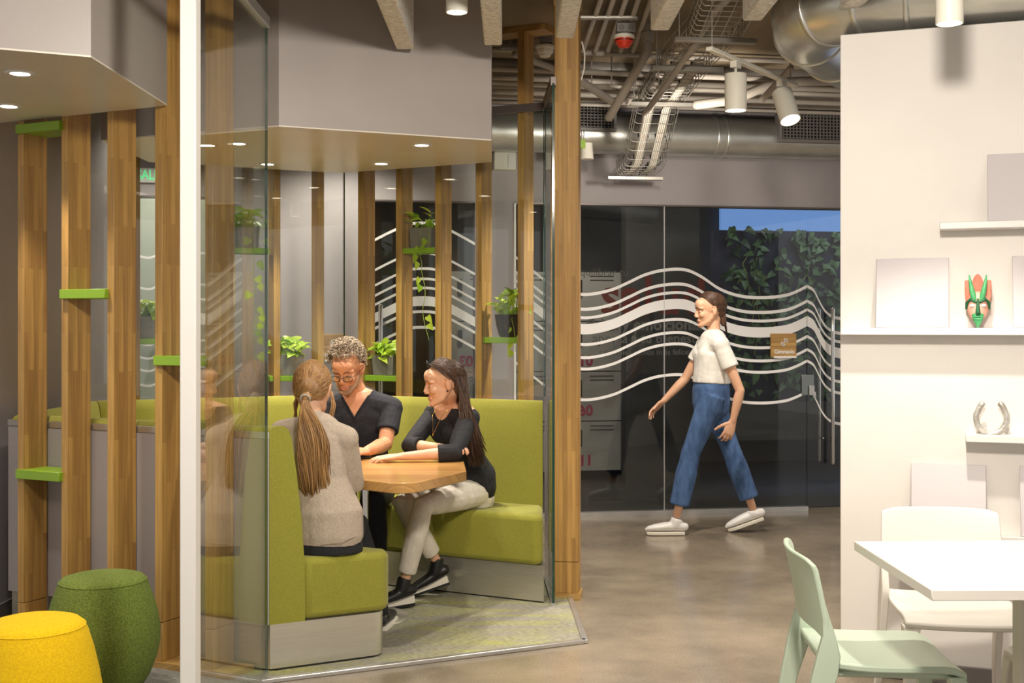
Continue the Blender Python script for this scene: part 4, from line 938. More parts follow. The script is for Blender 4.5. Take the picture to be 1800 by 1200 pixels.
def flat(o, z=.4565):
    """clothing rests flat on the bench cushion"""
    Mw = wmat(o); Mi = Mw.inverted()
    for vt in o.data.vertices:
        w = Mw@vt.co
        if w.z < z and w.z > .36:
            for i in range(4):
                s_ = (w-PATH[i]).dot(nrm[i]); a_ = (w-PATH[i]).dot(dirs[i])
                if .05 < s_ < .478 and -.3 < a_ < (PATH[i+1]-PATH[i]).length+.3: w.z = z; vt.co = Mi@w; break
    return o
class Head:
    def __init__(s, c, fwd, tilt_up=None, k=1.0):
        s.c = V(c); s.f = V(fwd).normalized(); u = V(tilt_up or (0, 0, 1)); s.u = (u-s.f*u.dot(s.f)).normalized(); s.l = s.u.cross(s.f); s.k = k
        s.R = Matrix((s.f, s.l, s.u)).transposed()
    def p(s, f, l, u): return s.c+(s.f*f+s.l*l+s.u*u)*s.k
    def ell(s, mb, c, r, **k): mb.ell(s.p(*c), [x*s.k for x in r], s.R, **k)
    def sculpt(s, mb, male=False, ears=True):
        e = s.ell; P = s.p
        e(mb, (-.012, 0, .035), (.098, .076, .09), n=20, m=14)
        e(mb, (.03, 0, -.02), (.066, .058, .085), n=18, m=12)
        e(mb, (.034, 0, -.066), (.052, .045, .042), n=16)
        mb.loft([P(-.012, .056, -.03), P(.03, .044, -.075), P(.078, .015, -.1), P(.078, -.015, -.1), P(.03, -.044, -.075), P(-.012, -.056, -.03)], [.017*s.k, .017*s.k, .0165*s.k, .0165*s.k, .017*s.k, .017*s.k], 8)
        e(mb, (.08, 0, -.1), (.02, .022, .016))
        mb.loft([P(.088, 0, .014), P(.097, 0, -.008), P(.1085, 0, -.032), P(.107, 0, -.039)], [(.009*s.k, .011*s.k), (.009*s.k, .011*s.k), (.0115*s.k, .0105*s.k), (.010*s.k, .007*s.k)], 10, side=s.l)
        for g in (-1, 1):
            e(mb, (.1, g*.012, -.038), (.011, .008, .008)); e(mb, (.066, g*.036, -.028), (.024, .021, .021))
            e(mb, (.08, g*.031, -.002), (.0125, .0155, .0105)); mb.loft([P(.094, g*.008, .019), P(.09, g*.03, .025), P(.07, g*.052, .016)], [.0095*s.k, .01*s.k, .009*s.k], 8)
            if ears:
                e(mb, (-.012, g*.076, -.008), (.017, .009, .031)); mb.loft([P(-.006, g*.077, -.034), P(-.024, g*.088, 0), P(-.02, g*.088, .022), P(.0, g*.079, .024)], [.005*s.k]*4, 6)
        mb.loft([P(.088, .022, -.069), P(.096, .008, -.064), P(.096, -.008, -.064), P(.088, -.022, -.069)], [.0045*s.k, .006*s.k, .006*s.k, .0045*s.k], 8)
        mb.loft([P(.088, .02, -.072), P(.0935, .007, -.0775), P(.0935, -.007, -.0775), P(.088, -.02, -.072)], [.0045*s.k, .0062*s.k, .0062*s.k, .0045*s.k], 8)
        e(mb, (.07, 0, .045), (.036, .056, .04))
    def lipfn(s, c):
        v = c-s.c; f, l, u = v.dot(s.f)/s.k, v.dot(s.l)/s.k, v.dot(s.u)/s.k
        return 1 if (f > .088 and abs(l) < .021 and -.083 < u < -.0615) else 0
    def refine(s, o):
        Mw = wmat(o); Mi = Mw.inverted()
        for vt in o.data.vertices:
            w = Mw@vt.co; v = w-s.c
            if v.length > .17*s.k: continue
            f, l, u = v.dot(s.f)/s.k, v.dot(s.l)/s.k, v.dot(s.u)/s.k
            if f < .03: continue
            d = 0
            for g in (-1, 1):
                d -= .0085*math.exp(-(((l-g*.031)/.015)**2+((u-.004)/.0105)**2)); d -= .003*math.exp(-(((l-g*.016)/.007)**2+((u-.006)/.008)**2))
                d += .0045*math.exp(-(((l-g*.031)/.0105)**2+((u+.003)/.006)**2))
            d -= .004*math.exp(-((l/.02)**4+((u+.0702)/.003)**2)); d -= .004*math.exp(-((l/.024)**2+((u+.0865)/.006)**2))
            vt.co = Mi@(w+s.f*(d*s.k))
    def on(s, l, u, out=.0008):
        b_ = s.body; Mw = wmat(b_); Mi = Mw.inverted(); o_ = s.p(.2, l*1.6, u); tg = s.p(0, l*.55, u)
        ok, loc, nn, idx = b_.ray_cast(Mi@o_, (Mi.to_3x3()@(tg-o_)).normalized())
        return (Mw@loc)+(o_-tg).normalized()*out if ok else s.p(.09, l, u)
    def details(s, par, brow, eyes=True):
        q = MB()
        for g in (-1, 1): q.loft([s.on(g*a, b_) for a, b_ in ((.012, .0195), (.022, .0245), (.033, .026), (.045, .021))], [.0018*s.k, .003*s.k, .0028*s.k, .0012*s.k], 6)
        q.build('eyebrows', brow, par, True)
        q = MB()
        for g in (-1, 1): q.loft([s.on(g*a, b_, .0004) for a, b_ in ((.018, -.0045), (.026, -.0078), (.034, -.0082), (.044, -.004))], [.0009*s.k, .0017*s.k, .0018*s.k, .0012*s.k], 6)
        q.build('eyelashes', M['black'], par, True)
        return
        q = MB()
        for g in (-1, 1): q.loft([s.p(.1, g*.012, .02), s.p(.0985, g*.03, .0275), s.p(.08, g*.05, .02)], [.0028*s.k, .0036*s.k, .0018*s.k], 6)
        q.build('eyebrows', brow, par, True)
        q = MB()
        for g in (-1, 1): q.loft([s.p(.084, g*.018, -.006), s.p(.0895, g*.031, -.0085), s.p(.078, g*.046, -.004)], [.0016*s.k, .0024*s.k, .0018*s.k], 6)
        q.build('eyelashes', M['black'], par, True)
def hand(mb, w, d, nrm, ts, curl=.35, spread=.09, k=1.0):
    d = V(d).normalized(); nrm = V(nrm); nrm = (nrm-d*nrm.dot(d)).normalized(); x = d.cross(nrm)*ts; w = V(w)
    mb.loft([w-d*.012, w+d*.02*k, w+d*.055*k, w+d*.088*k], [(.024*k, .018*k), (.031*k, .017*k), (.039*k, .0155*k), (.039*k, .0125*k)], 12, side=x)
    for i, (ln, bo) in enumerate(((.068, .084), (.076, .089), (.07, .087), (.055, .08))):
        o = x*((.029-.0195*i)*k); b_ = w+d*bo*k+o; a = spread*(1.5-i); fd = (d*math.cos(a)+x*math.sin(a)); pts = [b_-fd*.02*k, b_]; ang = curl*.45; r = (.0088 if i < 3 else .0075)*k
        for sg, t in enumerate((.44, .31, .25)):
            v = fd*math.cos(ang)-nrm*math.sin(ang); pts.append(pts[-1]+v*ln*t*k); ang += curl*(1.15+.2*i*.3)
        mb.loft(pts, [r*1.05, r*1.05, r, r*.9, r*.78], 8)
    td = (d*.62+x*.72-nrm*.28).normalized(); b_ = w+d*.022*k+x*.022*k; p1 = b_+td*.042*k; p2 = p1+(td+d*.35-nrm*.15).normalized()*.033*k; p3 = p2+(td+d*.7-nrm*.3).normalized()*.026*k
    mb.loft([b_, p1, p2, p3], [.0145*k, .012*k, .0102*k, .0082*k], 8)
def lerp(a, b_, t): return V(a).lerp(V(b_), t)
def arm(mb, sh, el, wr, k=1.0, g=0.0, upto=2.0, flare=0.0, ends=True):
    """upper arm and forearm; upto 1 = elbow, 2 = wrist; g inflates"""
    pts = [(sh, .05), (lerp(sh, el, .35), .046), (lerp(sh, el, .75), .04), (el, .0375), (lerp(el, wr, .3), .0385), (lerp(el, wr, .65), .031), (wr, .0245)]
    ts = [0, .35, .75, 1, 1.3, 1.65, 2]
    P, R_ = [], []
    for (p, r), t in zip(pts, ts):
        if t > upto+1e-6: break
        P.append(V(p)); R_.append(r*k+g+flare*t)
    if upto < 2 and upto not in ts:
        i = len(P); t0, t1 = ts[i-1], ts[i]; f = (upto-t0)/(t1-t0); P.append(lerp(pts[i-1][0], pts[i][0], f)); R_.append((pts[i-1][1]*(1-f)+pts[i][1]*f)*k+g+flare*upto)
    mb.loft(P, R_, 14, round_ends=ends)
def leg(mb, hp, kn, an, k=1.0, g=0.0, upto=2.0, flare=0.0, ends=True):
    pts = [(hp, .088), (lerp(hp, kn, .4), .076), (lerp(hp, kn, .85), .058), (kn, .056), (lerp(kn, an, .18), .053), (lerp(kn, an, .35), .056), (lerp(kn, an, .7), .042), (an, .036)]
    ts = [0, .4, .85, 1, 1.18, 1.35, 1.7, 2]
    P, R_ = [], []
    for (p, r), t in zip(pts, ts):
        if t > upto+1e-6: break
        P.append(V(p)); R_.append(r*k+g+flare*max(0, t-1))
    if upto < 2 and upto not in ts:
        i = len(P); t0, t1 = ts[i-1], ts[i]; f = (upto-t0)/(t1-t0); P.append(lerp(pts[i-1][0], pts[i][0], f)); R_.append((pts[i-1][1]*(1-f)+pts[i][1]*f)*k+g+flare*max(0, upto-1))
    mb.loft(P, R_, 14, round_ends=ends)
def torso(mb, pel, nk, shL, shR, k=1.0, g=0.0, t0=-.12, t1=1.0, fem=False, fwd=None, bust=0.0):
    side = (V(shL)-V(shR)); pel = V(pel); nk = V(nk)
    sec = [(-.12, .145, .105), (.08, .165, .115), (.25, .15, .105), (.45, .128 if fem else .143, .092), (.65, .145 if fem else .158, .104), (.82, .152 if fem else .168, .098), (.93, .12, .08), (1.0, .066, .06)]
    P, R_ = [], []
    for t, a, b_ in sec:
        if t < t0-1e-6 or t > t1+1e-6: continue
        P.append(pel+(nk-pel)*t); R_.append((a*k+g, b_*k+g))
    mb.loft(P, R_, 20, side=side)
    for s_ in (shL, shR):
        s_ = V(s_); mb.loft([pel+(nk-pel)*.9, lerp(pel+(nk-pel)*.93, s_, .6), s_], [.07*k+g, .062*k+g, .052*k+g], 12)
        mb.loft([pel+(nk-pel)*.72, lerp(pel+(nk-pel)*.76, s_, .75)], [.08*k+g, .058*k+g], 12)
    if bust and fwd is not None:
        f = V(fwd).normalized(); c = pel+(nk-pel)*.68; sd = side.normalized()
        for sg in (-1, 1): mb.ell(c+f*((.045+.04*bust)*k)+sd*(sg*.062*k), (.062*k+g,)*3)
def neckpart(mb, nk, hd, k=1.0): 
    b_ = hd.p(-.02, 0, -.05); mb.loft([V(nk)-(b_-V(nk)).normalized()*.04, V(nk), lerp(nk, b_, .5), b_], [.066*k, .058*k, .05*k, .052*k], 14)
def shoe(t, an, toe, mat, solemat, k=1.0, name='shoe', wedge=0.0, high=0.0, tip=None):
    """foot from ankle AN (joint) to the toe point on the floor"""
    an = V(an); toe = V(toe); fl = V((toe.x-an.x, toe.y-an.y, 0)); d = (toe-V((an.x, an.y, toe.z if tip is None else tip))).normalized(); s_ = V((0, 0, 1)).cross(d).normalized(); up = d.cross(s_)
    heel = toe-d*(.25*k); q = MB()
    prof = [(0, .026, .026), (.02, .032, .031), (.06, .036, .034), (.11, .04, .032), (.15, .043, .029), (.19, .044, .025), (.22, .04, .021), (.24, .032, .017), (.252, .02, .012)]
    q.loft([heel+d*(x*k)+up*((.012+h)*k+(wedge*max(0, 1-x/.17))) for x, w, h in prof], [((w+.002)*k, (h+.003)*k) for x, w, h in prof], 14, side=s_)
    top = an+V((0, 0, high)); bot = heel+d*(.06*k)+up*(.045*k+wedge)
    q.loft([top, lerp(top, bot, .5), bot], [.04*k, .041*k, .04*k], 12, round_ends=False)
    q.loft([bot, heel+d*(.12*k)+up*(.045*k+wedge*.3), heel+d*(.17*k)+up*(.034*k)], [.036*k, .034*k, .026*k], 12)
    u = remesh(q, name, mat, t, .0055, 3)
    out = [(-.012, .012)]+[(-.008, .024)]+[(x, w+.004) for x, w, h in prof]+[(.262, .009)]; rows = []
    for zt in (0, 1):
        hz = lambda x: (.026*k+wedge*max(0, 1-max(0, x)/.17)) if zt else 0.0
        rows.append([heel+d*(x*k)+s_*w*k+up*hz(x) for x, w in out]+[heel+d*(x*k)-s_*w*k+up*hz(x) for x, w in out[::-1]])
    q = MB(); q.rings(rows); so = q.build('sole', solemat, u, bevel=.003, seg=2)
    if wedge:
        c0 = heel+d*.12*k; q = MB(); q.rings([[c0+(p-c0)*1.012-up*.002 for p in rows[0]], [c0+(p-c0)*1.012+up*.011 for p in rows[0]]]); q.build('outsole', M['black'], u)
    if name == 'sneaker':
        for sg in (-1, 1):
            q = MB(); q.loft([heel+d*(.03*k)+s_*(sg*.0365*k)+up*(.03*k), heel+d*(.07*k)+s_*(sg*.0405*k)+up*(.042*k), heel+d*(.12*k)+s_*(sg*.042*k)+up*(.05*k)], [.006, .006, .004], 6); q.build('side_stripe', M['denim_dark'], u, True)
    return u
def lerp(a, b_, t): return V(a).lerp(V(b_), t)
def arm(mb, sh, el, wr, k=1.0, g=0.0, upto=2.0, flare=0.0, ends=True):
    """upper arm and forearm; upto 1 = elbow, 2 = wrist; g inflates"""
    pts = [(sh, .05), (lerp(sh, el, .35), .046), (lerp(sh, el, .75), .04), (el, .0375), (lerp(el, wr, .3), .0385), (lerp(el, wr, .65), .031), (wr, .0245)]
    ts = [0, .35, .75, 1, 1.3, 1.65, 2]
    P, R_ = [], []
    for (p, r), t in zip(pts, ts):
        if t > upto+1e-6: break
        P.append(V(p)); R_.append(r*k+g+flare*t)
    if upto < 2 and upto not in ts:
        i = len(P); t0, t1 = ts[i-1], ts[i]; f = (upto-t0)/(t1-t0); P.append(lerp(pts[i-1][0], pts[i][0], f)); R_.append((pts[i-1][1]*(1-f)+pts[i][1]*f)*k+g+flare*upto)
    mb.loft(P, R_, 14, round_ends=ends)
def leg(mb, hp, kn, an, k=1.0, g=0.0, upto=2.0, flare=0.0, ends=True):
    pts = [(hp, .088), (lerp(hp, kn, .4), .076), (lerp(hp, kn, .85), .058), (kn, .056), (lerp(kn, an, .18), .053), (lerp(kn, an, .35), .056), (lerp(kn, an, .7), .042), (an, .036)]
    ts = [0, .4, .85, 1, 1.18, 1.35, 1.7, 2]
    P, R_ = [], []
    for (p, r), t in zip(pts, ts):
        if t > upto+1e-6: break
        P.append(V(p)); R_.append(r*k+g+flare*max(0, t-1))
    if upto < 2 and upto not in ts:
        i = len(P); t0, t1 = ts[i-1], ts[i]; f = (upto-t0)/(t1-t0); P.append(lerp(pts[i-1][0], pts[i][0], f)); R_.append((pts[i-1][1]*(1-f)+pts[i][1]*f)*k+g+flare*max(0, upto-1))
    mb.loft(P, R_, 14, round_ends=ends)
def torso(mb, pel, nk, shL, shR, k=1.0, g=0.0, t0=-.12, t1=1.0, fem=False, fwd=None, bust=0.0):
    side = (V(shL)-V(shR)); pel = V(pel); nk = V(nk)
    sec = [(-.12, .145, .105), (.08, .165, .115), (.25, .15, .105), (.45, .128 if fem else .143, .092), (.65, .145 if fem else .158, .104), (.82, .152 if fem else .168, .098), (.93, .12, .08), (1.0, .066, .06)]
    P, R_ = [], []
    for t, a, b_ in sec:
        if t < t0-1e-6 or t > t1+1e-6: continue
        P.append(pel+(nk-pel)*t); R_.append((a*k+g, b_*k+g))
    mb.loft(P, R_, 20, side=side)
    for s_ in (shL, shR):
        s_ = V(s_); mb.loft([pel+(nk-pel)*.9, lerp(pel+(nk-pel)*.93, s_, .6), s_], [.07*k+g, .062*k+g, .052*k+g], 12)
        mb.loft([pel+(nk-pel)*.72, lerp(pel+(nk-pel)*.76, s_, .75)], [.08*k+g, .058*k+g], 12)
    if bust and fwd is not None:
        f = V(fwd).normalized(); c = pel+(nk-pel)*.68; sd = side.normalized()
        for sg in (-1, 1): mb.ell(c+f*((.045+.04*bust)*k)+sd*(sg*.062*k), (.062*k+g,)*3)
def neckpart(mb, nk, hd, k=1.0): 
    b_ = hd.p(-.02, 0, -.05); mb.loft([V(nk)-(b_-V(nk)).normalized()*.04, V(nk), lerp(nk, b_, .5), b_], [.066*k, .058*k, .05*k, .052*k], 14)
def shoe(t, an, toe, mat, solemat, k=1.0, name='shoe', wedge=0.0, high=0.0, tip=None):
    """foot from ankle AN (joint) to the toe point on the floor"""
    an = V(an); toe = V(toe); fl = V((toe.x-an.x, toe.y-an.y, 0)); d = (toe-V((an.x, an.y, toe.z if tip is None else tip))).normalized(); s_ = V((0, 0, 1)).cross(d).normalized(); up = d.cross(s_)
    heel = toe-d*(.25*k); q = MB()
    prof = [(0, .032, .03), (.06, .036, .034), (.14, .041, .03), (.2, .042, .024), (.24, .034, .018), (.255, .02, .012)]
    q.loft([heel+d*(x*k)+up*((.022+h)*k+(wedge*max(0, 1-x/.17))) for x, w, h in prof], [(w*k, h*k) for x, w, h in prof], 14, side=s_)
    q.loft([an+V((0, 0, high)), lerp(an+V((0, 0, high)), heel+d*(.065*k)+up*(.05*k+wedge), .5), heel+d*(.065*k)+up*(.05*k+wedge)], [.04*k, .041*k, .04*k], 12, round_ends=False)
    u = remesh(q, name, mat, t, .006, 3)
    q = MB(); n = len(prof); rows = []
    for zt in (0, 1):
        rows.append([heel+d*(x*k)+s_*(w+.003)*k+up*((.021 if zt else .0)*k+(wedge*max(0, 1-x/.17) if zt else 0)) for x, w, h in prof]+[heel+d*(x*k)-s_*(w+.003)*k+up*((.021 if zt else .0)*k+(wedge*max(0, 1-x/.17) if zt else 0)) for x, w, h in prof[::-1]])
    q.rings(rows); so = q.build('sole', solemat, u, bevel=.003, seg=2)
    if wedge:
        q = MB(); rows = [[p-V((0, 0, .001))+(p-(heel+d*.12*k))*.012 for p in rows[0]], [p+up*.012+(p-(heel+d*.12*k))*.012 for p in rows[0]]]; q.rings(rows); q.build('outsole', M['black'], u)
    return u
def strands(n, fn, r, mat, name, par, seed=3, base=None, seg=5):
    rr = random.Random(seed); q = MB()
    if base: base(q)
    for i in range(n):
        pts = fn(rr, i)
        if pts: m = len(pts); q.loft(pts, [r*(.6+.4*math.sin(PI*min(1, (j+.6)/m))) if j < m-1 else r*.35 for j in range(m)], seg, round_ends=False)
    return q.build(name, mat, par, True)
def scalp(h, az, el, g=0.0):
    """point on the skull: az 0 = front, pi/2 = person's left; el 0..pi/2 up"""
    return h.p(-.012+(.1+g)*math.cos(el)*math.cos(az), (.079+g)*math.cos(el)*math.sin(az), .035+(.093+g)*math.sin(el))

# ---- girl with ponytail, seen from behind
def girl():
    pel = V((-.795, 5.10, .55)); nk = V((-.86, 5.165, .99)); F_ = V((.22, .97, 0)); Ls = V((-.95, .28, 0)).normalized()
    t = thing('person', 'person with a blond ponytail and beige sweater seen from behind on the booth bench', 'person', (pel.x, pel.y, .45), 0)
    shL = nk+Ls*.152+V((0, .02, -.045)); shR = nk-Ls*.152+V((0, .0, -.06))
    hd = Head((-.868, 5.205, 1.135), (.12, .96, -.2), k=.96)
    elR = shR+V((.03, .075, -.205)); wrR = elR+V((-.075, .175, .075)); elL = shL+V((-.03, .12, -.205)); wrL = elL+V((.12, .17, .07))
    hpL = pel+Ls*.085+V((0, 0, -.03)); hpR = pel-Ls*.085+V((0, 0, -.03)); knL = hpL+V((-.02, .40, -.01)); knR = hpR+V((.0, .40, -.01)); anL = knL+V((.02, .04, -.40)); anR = V((-.60, 5.51, .09))
    b_ = MB(); torso(b_, pel, nk, shL, shR, .9, -.008, fem=True); neckpart(b_, nk, hd, .84); hd.sculpt(b_)
    for s_, e_, w_ in ((shL, elL, wrL), (shR, elR, wrR)): arm(b_, s_, e_, w_, .84, -.004)
    hand(b_, wrR, (.0, 1, -.05), (0, 0, 1), -1, k=.9); hand(b_, wrL, (.75, .6, 0), (0, 0, 1), 1, k=.9)
    for a in ((hpL, knL, anL), (hpR, knR, anR)): leg(b_, *a, .86, -.008)
    body = remesh(b_, 'body', [M['skin'], M['lips']], t, .0045, 2, fn=hd.lipfn, hd=hd)
    c = MB(); torso(c, pel, nk, shL, shR, .9, .012, t0=.08, t1=.93, fem=True)
    c.loft([pel+V((.0, -.005, -.03)), pel+V((0, 0, .06)), pel+(nk-pel)*.3], [(.168, .122), (.166, .122), (.142, .108)], 20, side=Ls)
    for s_, e_, w_ in ((shL, elL, wrL), (shR, elR, wrR)): arm(c, s_, e_, w_, .86, .011, 1.9)
    c.loft([nk+V((0, -.01, -.05)), nk+V((0, -.005, .012))], [(.085, .07), (.062, .056)], 16, side=Ls)
    remesh(c, 'sweater', M['sweater'], t, .007, 5)
    j = MB(); j.loft([pel+V((0, 0, -.085)), pel+V((0, 0, -.02)), pel+V((0, 0, .05))], [(.165, .125), (.16, .118), (.145, .105)], 20, side=Ls)
    for a in ((hpL, knL, anL), (hpR, knR, anR)): leg(j, *a, .86, .006, 1.95)
    flat(remesh(j, 'jeans', M['denim_black'], t, .007, 4))
    q = MB(); a0 = pel+V((.02, -.128, -.055)); 
    for dx in (0, .003): q.loft([pel-Ls*(.16-.005)+V((-.0, -.06, -.01)), pel-Ls*.09+V((0, -.118, -.035+dx*2)), pel+V((0, -.132, -.045))], [.0012]*3, 5)
    q.build('pocket_stitching', M['sweater'], t)
    shoe(t, anR, (-.575, 5.70, .013), M['black'], M['sole'], .9); shoe(t, anL, (anL.x+.02, anL.y+.2, .013), M['black'], M['sole'], .9)
    hd.details(t, M['hair_blond'])
    tie = hd.p(-.108, -.0, -.055)
    def hb(q): hd.ell(q, (-.02, 0, .036), (.09, .073, .084), n=24, m=14); hd.ell(q, (-.055, 0, -.01), (.05, .056, .052)); q.loft([hd.p(-.08, 0, -.03), tie], [.034, .012], 12)
    def hs_(r, i):
        az = r.uniform(-2.5, 2.5) if i % 3 else r.uniform(-1.5, 1.5); el = r.uniform(-.35, 1.5) if i % 2 else r.uniform(.6, 1.35); p0 = scalp(hd, az, el, .004)
        if az > -1 and az < 1 and el < .5: return None
        pts = []
        for k in range(8):
            u = k/7; p = p0.lerp(tie+V((r.uniform(-.004, .004), 0, r.uniform(-.004, .004))), u); v = p-hd.p(-.015, 0, .02); rad = .086+.012*r.random() if k < 6 else 0
            sc = max(v.length, (.096-.012*abs(v.normalized().dot(hd.l))))*1.0
            vn = v.normalized()
            if k < 6: p = hd.p(-.015, 0, .02)+vn*max(v.length*.995, .099-.018*abs(vn.dot(hd.l))+.013*max(0, vn.dot(hd.u)))
            pts.append(p)
        return pts
    hair = strands(900, hs_, .0024, M['hair_blond'], 'hair', t, 5, hb)
    def pt(r, i):
        a = r.uniform(0, 2*PI); w = r.random()**.5; end = V((-.835, 5.045, .70))+V((.055*w*math.cos(a)+.012, .022*w*math.sin(a)-.01, r.uniform(-.03, .16)))
        p0 = tie+V((.011*w*math.cos(a), 0, .011*w*math.sin(a))); c1 = tie+V((.02*w*math.cos(a), -.055, -.06)); c2 = end+V((.03*math.cos(a)*w-.01, -.015, .16)); pts = []
        for k in range(9):
            u = k/8; pts.append(p0*(1-u)**3+c1*3*u*(1-u)**2+c2*3*u*u*(1-u)+end*u**3+V((.007*math.sin(u*7+a*2), 0, 0))*u)
        return pts
    strands(520, pt, .0026, M['hair_blond'], 'ponytail', hair, 9)
    q = MB(); dd_ = (V((0, -.7, -.4))).normalized(); x = dd_.orthogonal().normalized(); y = dd_.cross(x)
    q.loft([tie+x*(.019*math.cos(2*PI*k/20))+y*(.019*math.sin(2*PI*k/20)) for k in range(21)], [.006]*21, 8, round_ends=False); q.build('hair_tie', M['sweater'], hair, True)
    def wisps(r, i):
        g = -1 if i % 2 else 1; p0 = hd.p(.03+r.uniform(-.01, .03), g*.075, -.0); return [p0, hd.p(.03+r.uniform(-.01, .03), g*(.082+r.uniform(0, .012)), -.06), hd.p(.02+r.uniform(-.02, .03), g*(.07+r.uniform(0, .02)), -.15)]
    for sd_ in (0, 1): strands(18, lambda r, i: wisps(r, sd_), .003, M['hair_blond'], 'loose_strand', hair, 4)
girl()
# ---- man in a dark tee, facing the camera
def man():
    pel = V((-.83, 6.50, .54)); nk = V((-.825, 6.42, 1.035)); F_ = V((0, -1, 0)); Ls = V((1, 0, 0))
    t = thing('person', 'person with curly grey hair, glasses and a dark v-neck tee looking down', 'person', (pel.x, pel.y, .45), 0)
    shL = nk+V((.175, .0, -.065)); shR = nk+V((-.175, .0, -.065)); hd = Head((-.872, 6.325, 1.185), (-.16, -.9, -.36), k=1.0)
    elL = V((-.668, 6.29, .79)); wrL = V((-.735, 6.055, .778)); elR = V((-1.04, 6.28, .79)); wrR = V((-.93, 6.08, .778))
    hpL = pel+V((.1, 0, -.03)); hpR = pel+V((-.1, 0, -.03)); knL = V((-.70, 6.04, .53)); knR = V((-1.0, 6.05, .53)); anL = V((-.69, 6.06, .1)); anR = V((-1.0, 6.1, .1))
    b_ = MB(); torso(b_, pel, nk, shL, shR, 1.0, -.01); neckpart(b_, nk, hd, 1.02); hd.sculpt(b_, True)
    for a in ((shL, elL, wrL), (shR, elR, wrR)): arm(b_, *a, 1.05)
    hand(b_, wrL, (-.5, -.86, .06), (.25, -.1, 1), 1, curl=.62, spread=.05); hand(b_, wrR, (.5, -.85, .05), (-.2, -.1, 1), -1, curl=.6, spread=.05)
    for a in ((hpL, knL, anL), (hpR, knR, anR)): leg(b_, *a, .95, -.008)
    remesh(b_, 'body', [M['skin_tan'], M['lips']], t, .0038, 2, fn=hd.lipfn, hd=hd)
    c = MB(); torso(c, pel, nk, shL, shR, 1.0, .013, t0=-.12, t1=.93)
    for a in ((shL, elL, wrL), (shR, elR, wrR)): arm(c, *a, 1.0, .012, .66, .012, False)
    c.loft([nk+V((0, .03, -.06)), nk+V((0, .028, .012))], [(.1, .07), (.074, .05)], 16, side=Ls)
    tee = remesh(c, 'tee_shirt', [M['navy'], M['skin_tan']], t, .006, 4, fn=None)
    nv = nk+V((-.0, 0, 0))
    def vneck(p):
        dz = p.z-.925; return 1 if (p.y < 6.40 and dz > 0 and abs(p.x+.835) < dz*.62) else 0
    Mw = wmat(t)
    for p in tee.data.polygons: p.material_index = vneck(Mw@p.center)
    q = MB()
    for g in (-1, 1):
        pts = []
        for k in range(7):
            z = .925+.115*k/6; x = -.835+g*(z-.925)*.62; pts.append(V((x, 6.30+.0*k, z)))
        # project on the shirt
        dg = tee.data; bv = None
        pts2 = []
        for p in pts:
            ok, loc, nn, idx = tee.ray_cast(Mw.inverted()@V((p.x, 6.0, p.z)), V((0, 1, 0)))
            pts2.append((Mw@loc)-V((0, .001, 0)) if ok else p)
        q.loft(pts2, [.005]*7, 6)
    q.build('neckline', M['navy'], tee, True)
    j = MB(); j.loft([pel+V((0, 0, -.075)), pel+V((0, 0, .04))], [(.17, .12), (.16, .115)], 20, side=Ls)
    for a in ((hpL, knL, anL), (hpR, knR, anR)): leg(j, *a, .97, .01, 1.97, .008)
    flat(remesh(j, 'jeans', M['denim_dark'], t, .008, 4))
    shoe(t, anL, (-.70, 5.87, .013), M['black'], M['sole'], 1.05); shoe(t, anR, (-1.0, 5.9, .013), M['black'], M['sole'], 1.05)
    hd.details(t, M['hair_grey'])
    def hb(q): hd.ell(q, (-.034, 0, .048), (.092, .08, .09), n=24, m=14)
    def cur(r, i):
        az = r.uniform(-PI, PI); el = r.uniform(-.35, 1.5); 
        if abs(az) < 1.15 and el < .62: return None
        if abs(az) < 1.75 and el < .12: return None
        g = .004+.012*r.random()+.018*max(0, math.sin(el)); p = scalp(hd, az, el, g); n = (p-hd.c).normalized(); a = n.orthogonal().normalized(); b2 = n.cross(a); ph = r.uniform(0, 6); rad = r.uniform(.004, .009)
        return [p+a*(rad*math.cos(ph+k*.9))+b2*(rad*math.sin(ph+k*.9))+n*(.003*k-.006) for k in range(7)]
    strands(1700, cur, .0021, M['hair_grey'], 'hair', t, 6, hb)
    q = MB(); hd.ell(q, (.034, 0, -.066), (.0545, .0475, .0445)); hd.ell(q, (.08, 0, -.1), (.0225, .0245, .0185)); P = hd.p; q.loft([P(-.012, .056, -.03), P(.03, .044, -.075), P(.078, .015, -.1), P(.078, -.015, -.1), P(.03, -.044, -.075), P(-.012, -.056, -.03)], [.0185, .0192, .0188, .0188, .0192, .0185], 8)
    # short beard: shell over jaw and chin, cut open at the mouth
    beard = remesh(q, 'beard', M['stubble'], t, .004, 2); bm = bmesh.new(); bm.from_mesh(beard.data); Mi = wmat(t)
    kill = []
    for f in bm.faces:
        v = Mi@f.calc_center_median()-hd.c; ff, ll, uu = v.dot(hd.f), v.dot(hd.l), v.dot(hd.u)
        if uu > -.05+.35*(.06-ff)*(ff < .06) or (uu > -.084 and abs(ll) < .024 and ff > .05): kill.append(f)
    bmesh.ops.delete(bm, geom=kill, context='FACES'); bm.to_mesh(beard.data); bm.free()
    g_ = thing('glasses', 'x', 'glasses', (0, 0, 0)); bpy.data.objects.remove(g_)
    q = MB(); lens = MB()
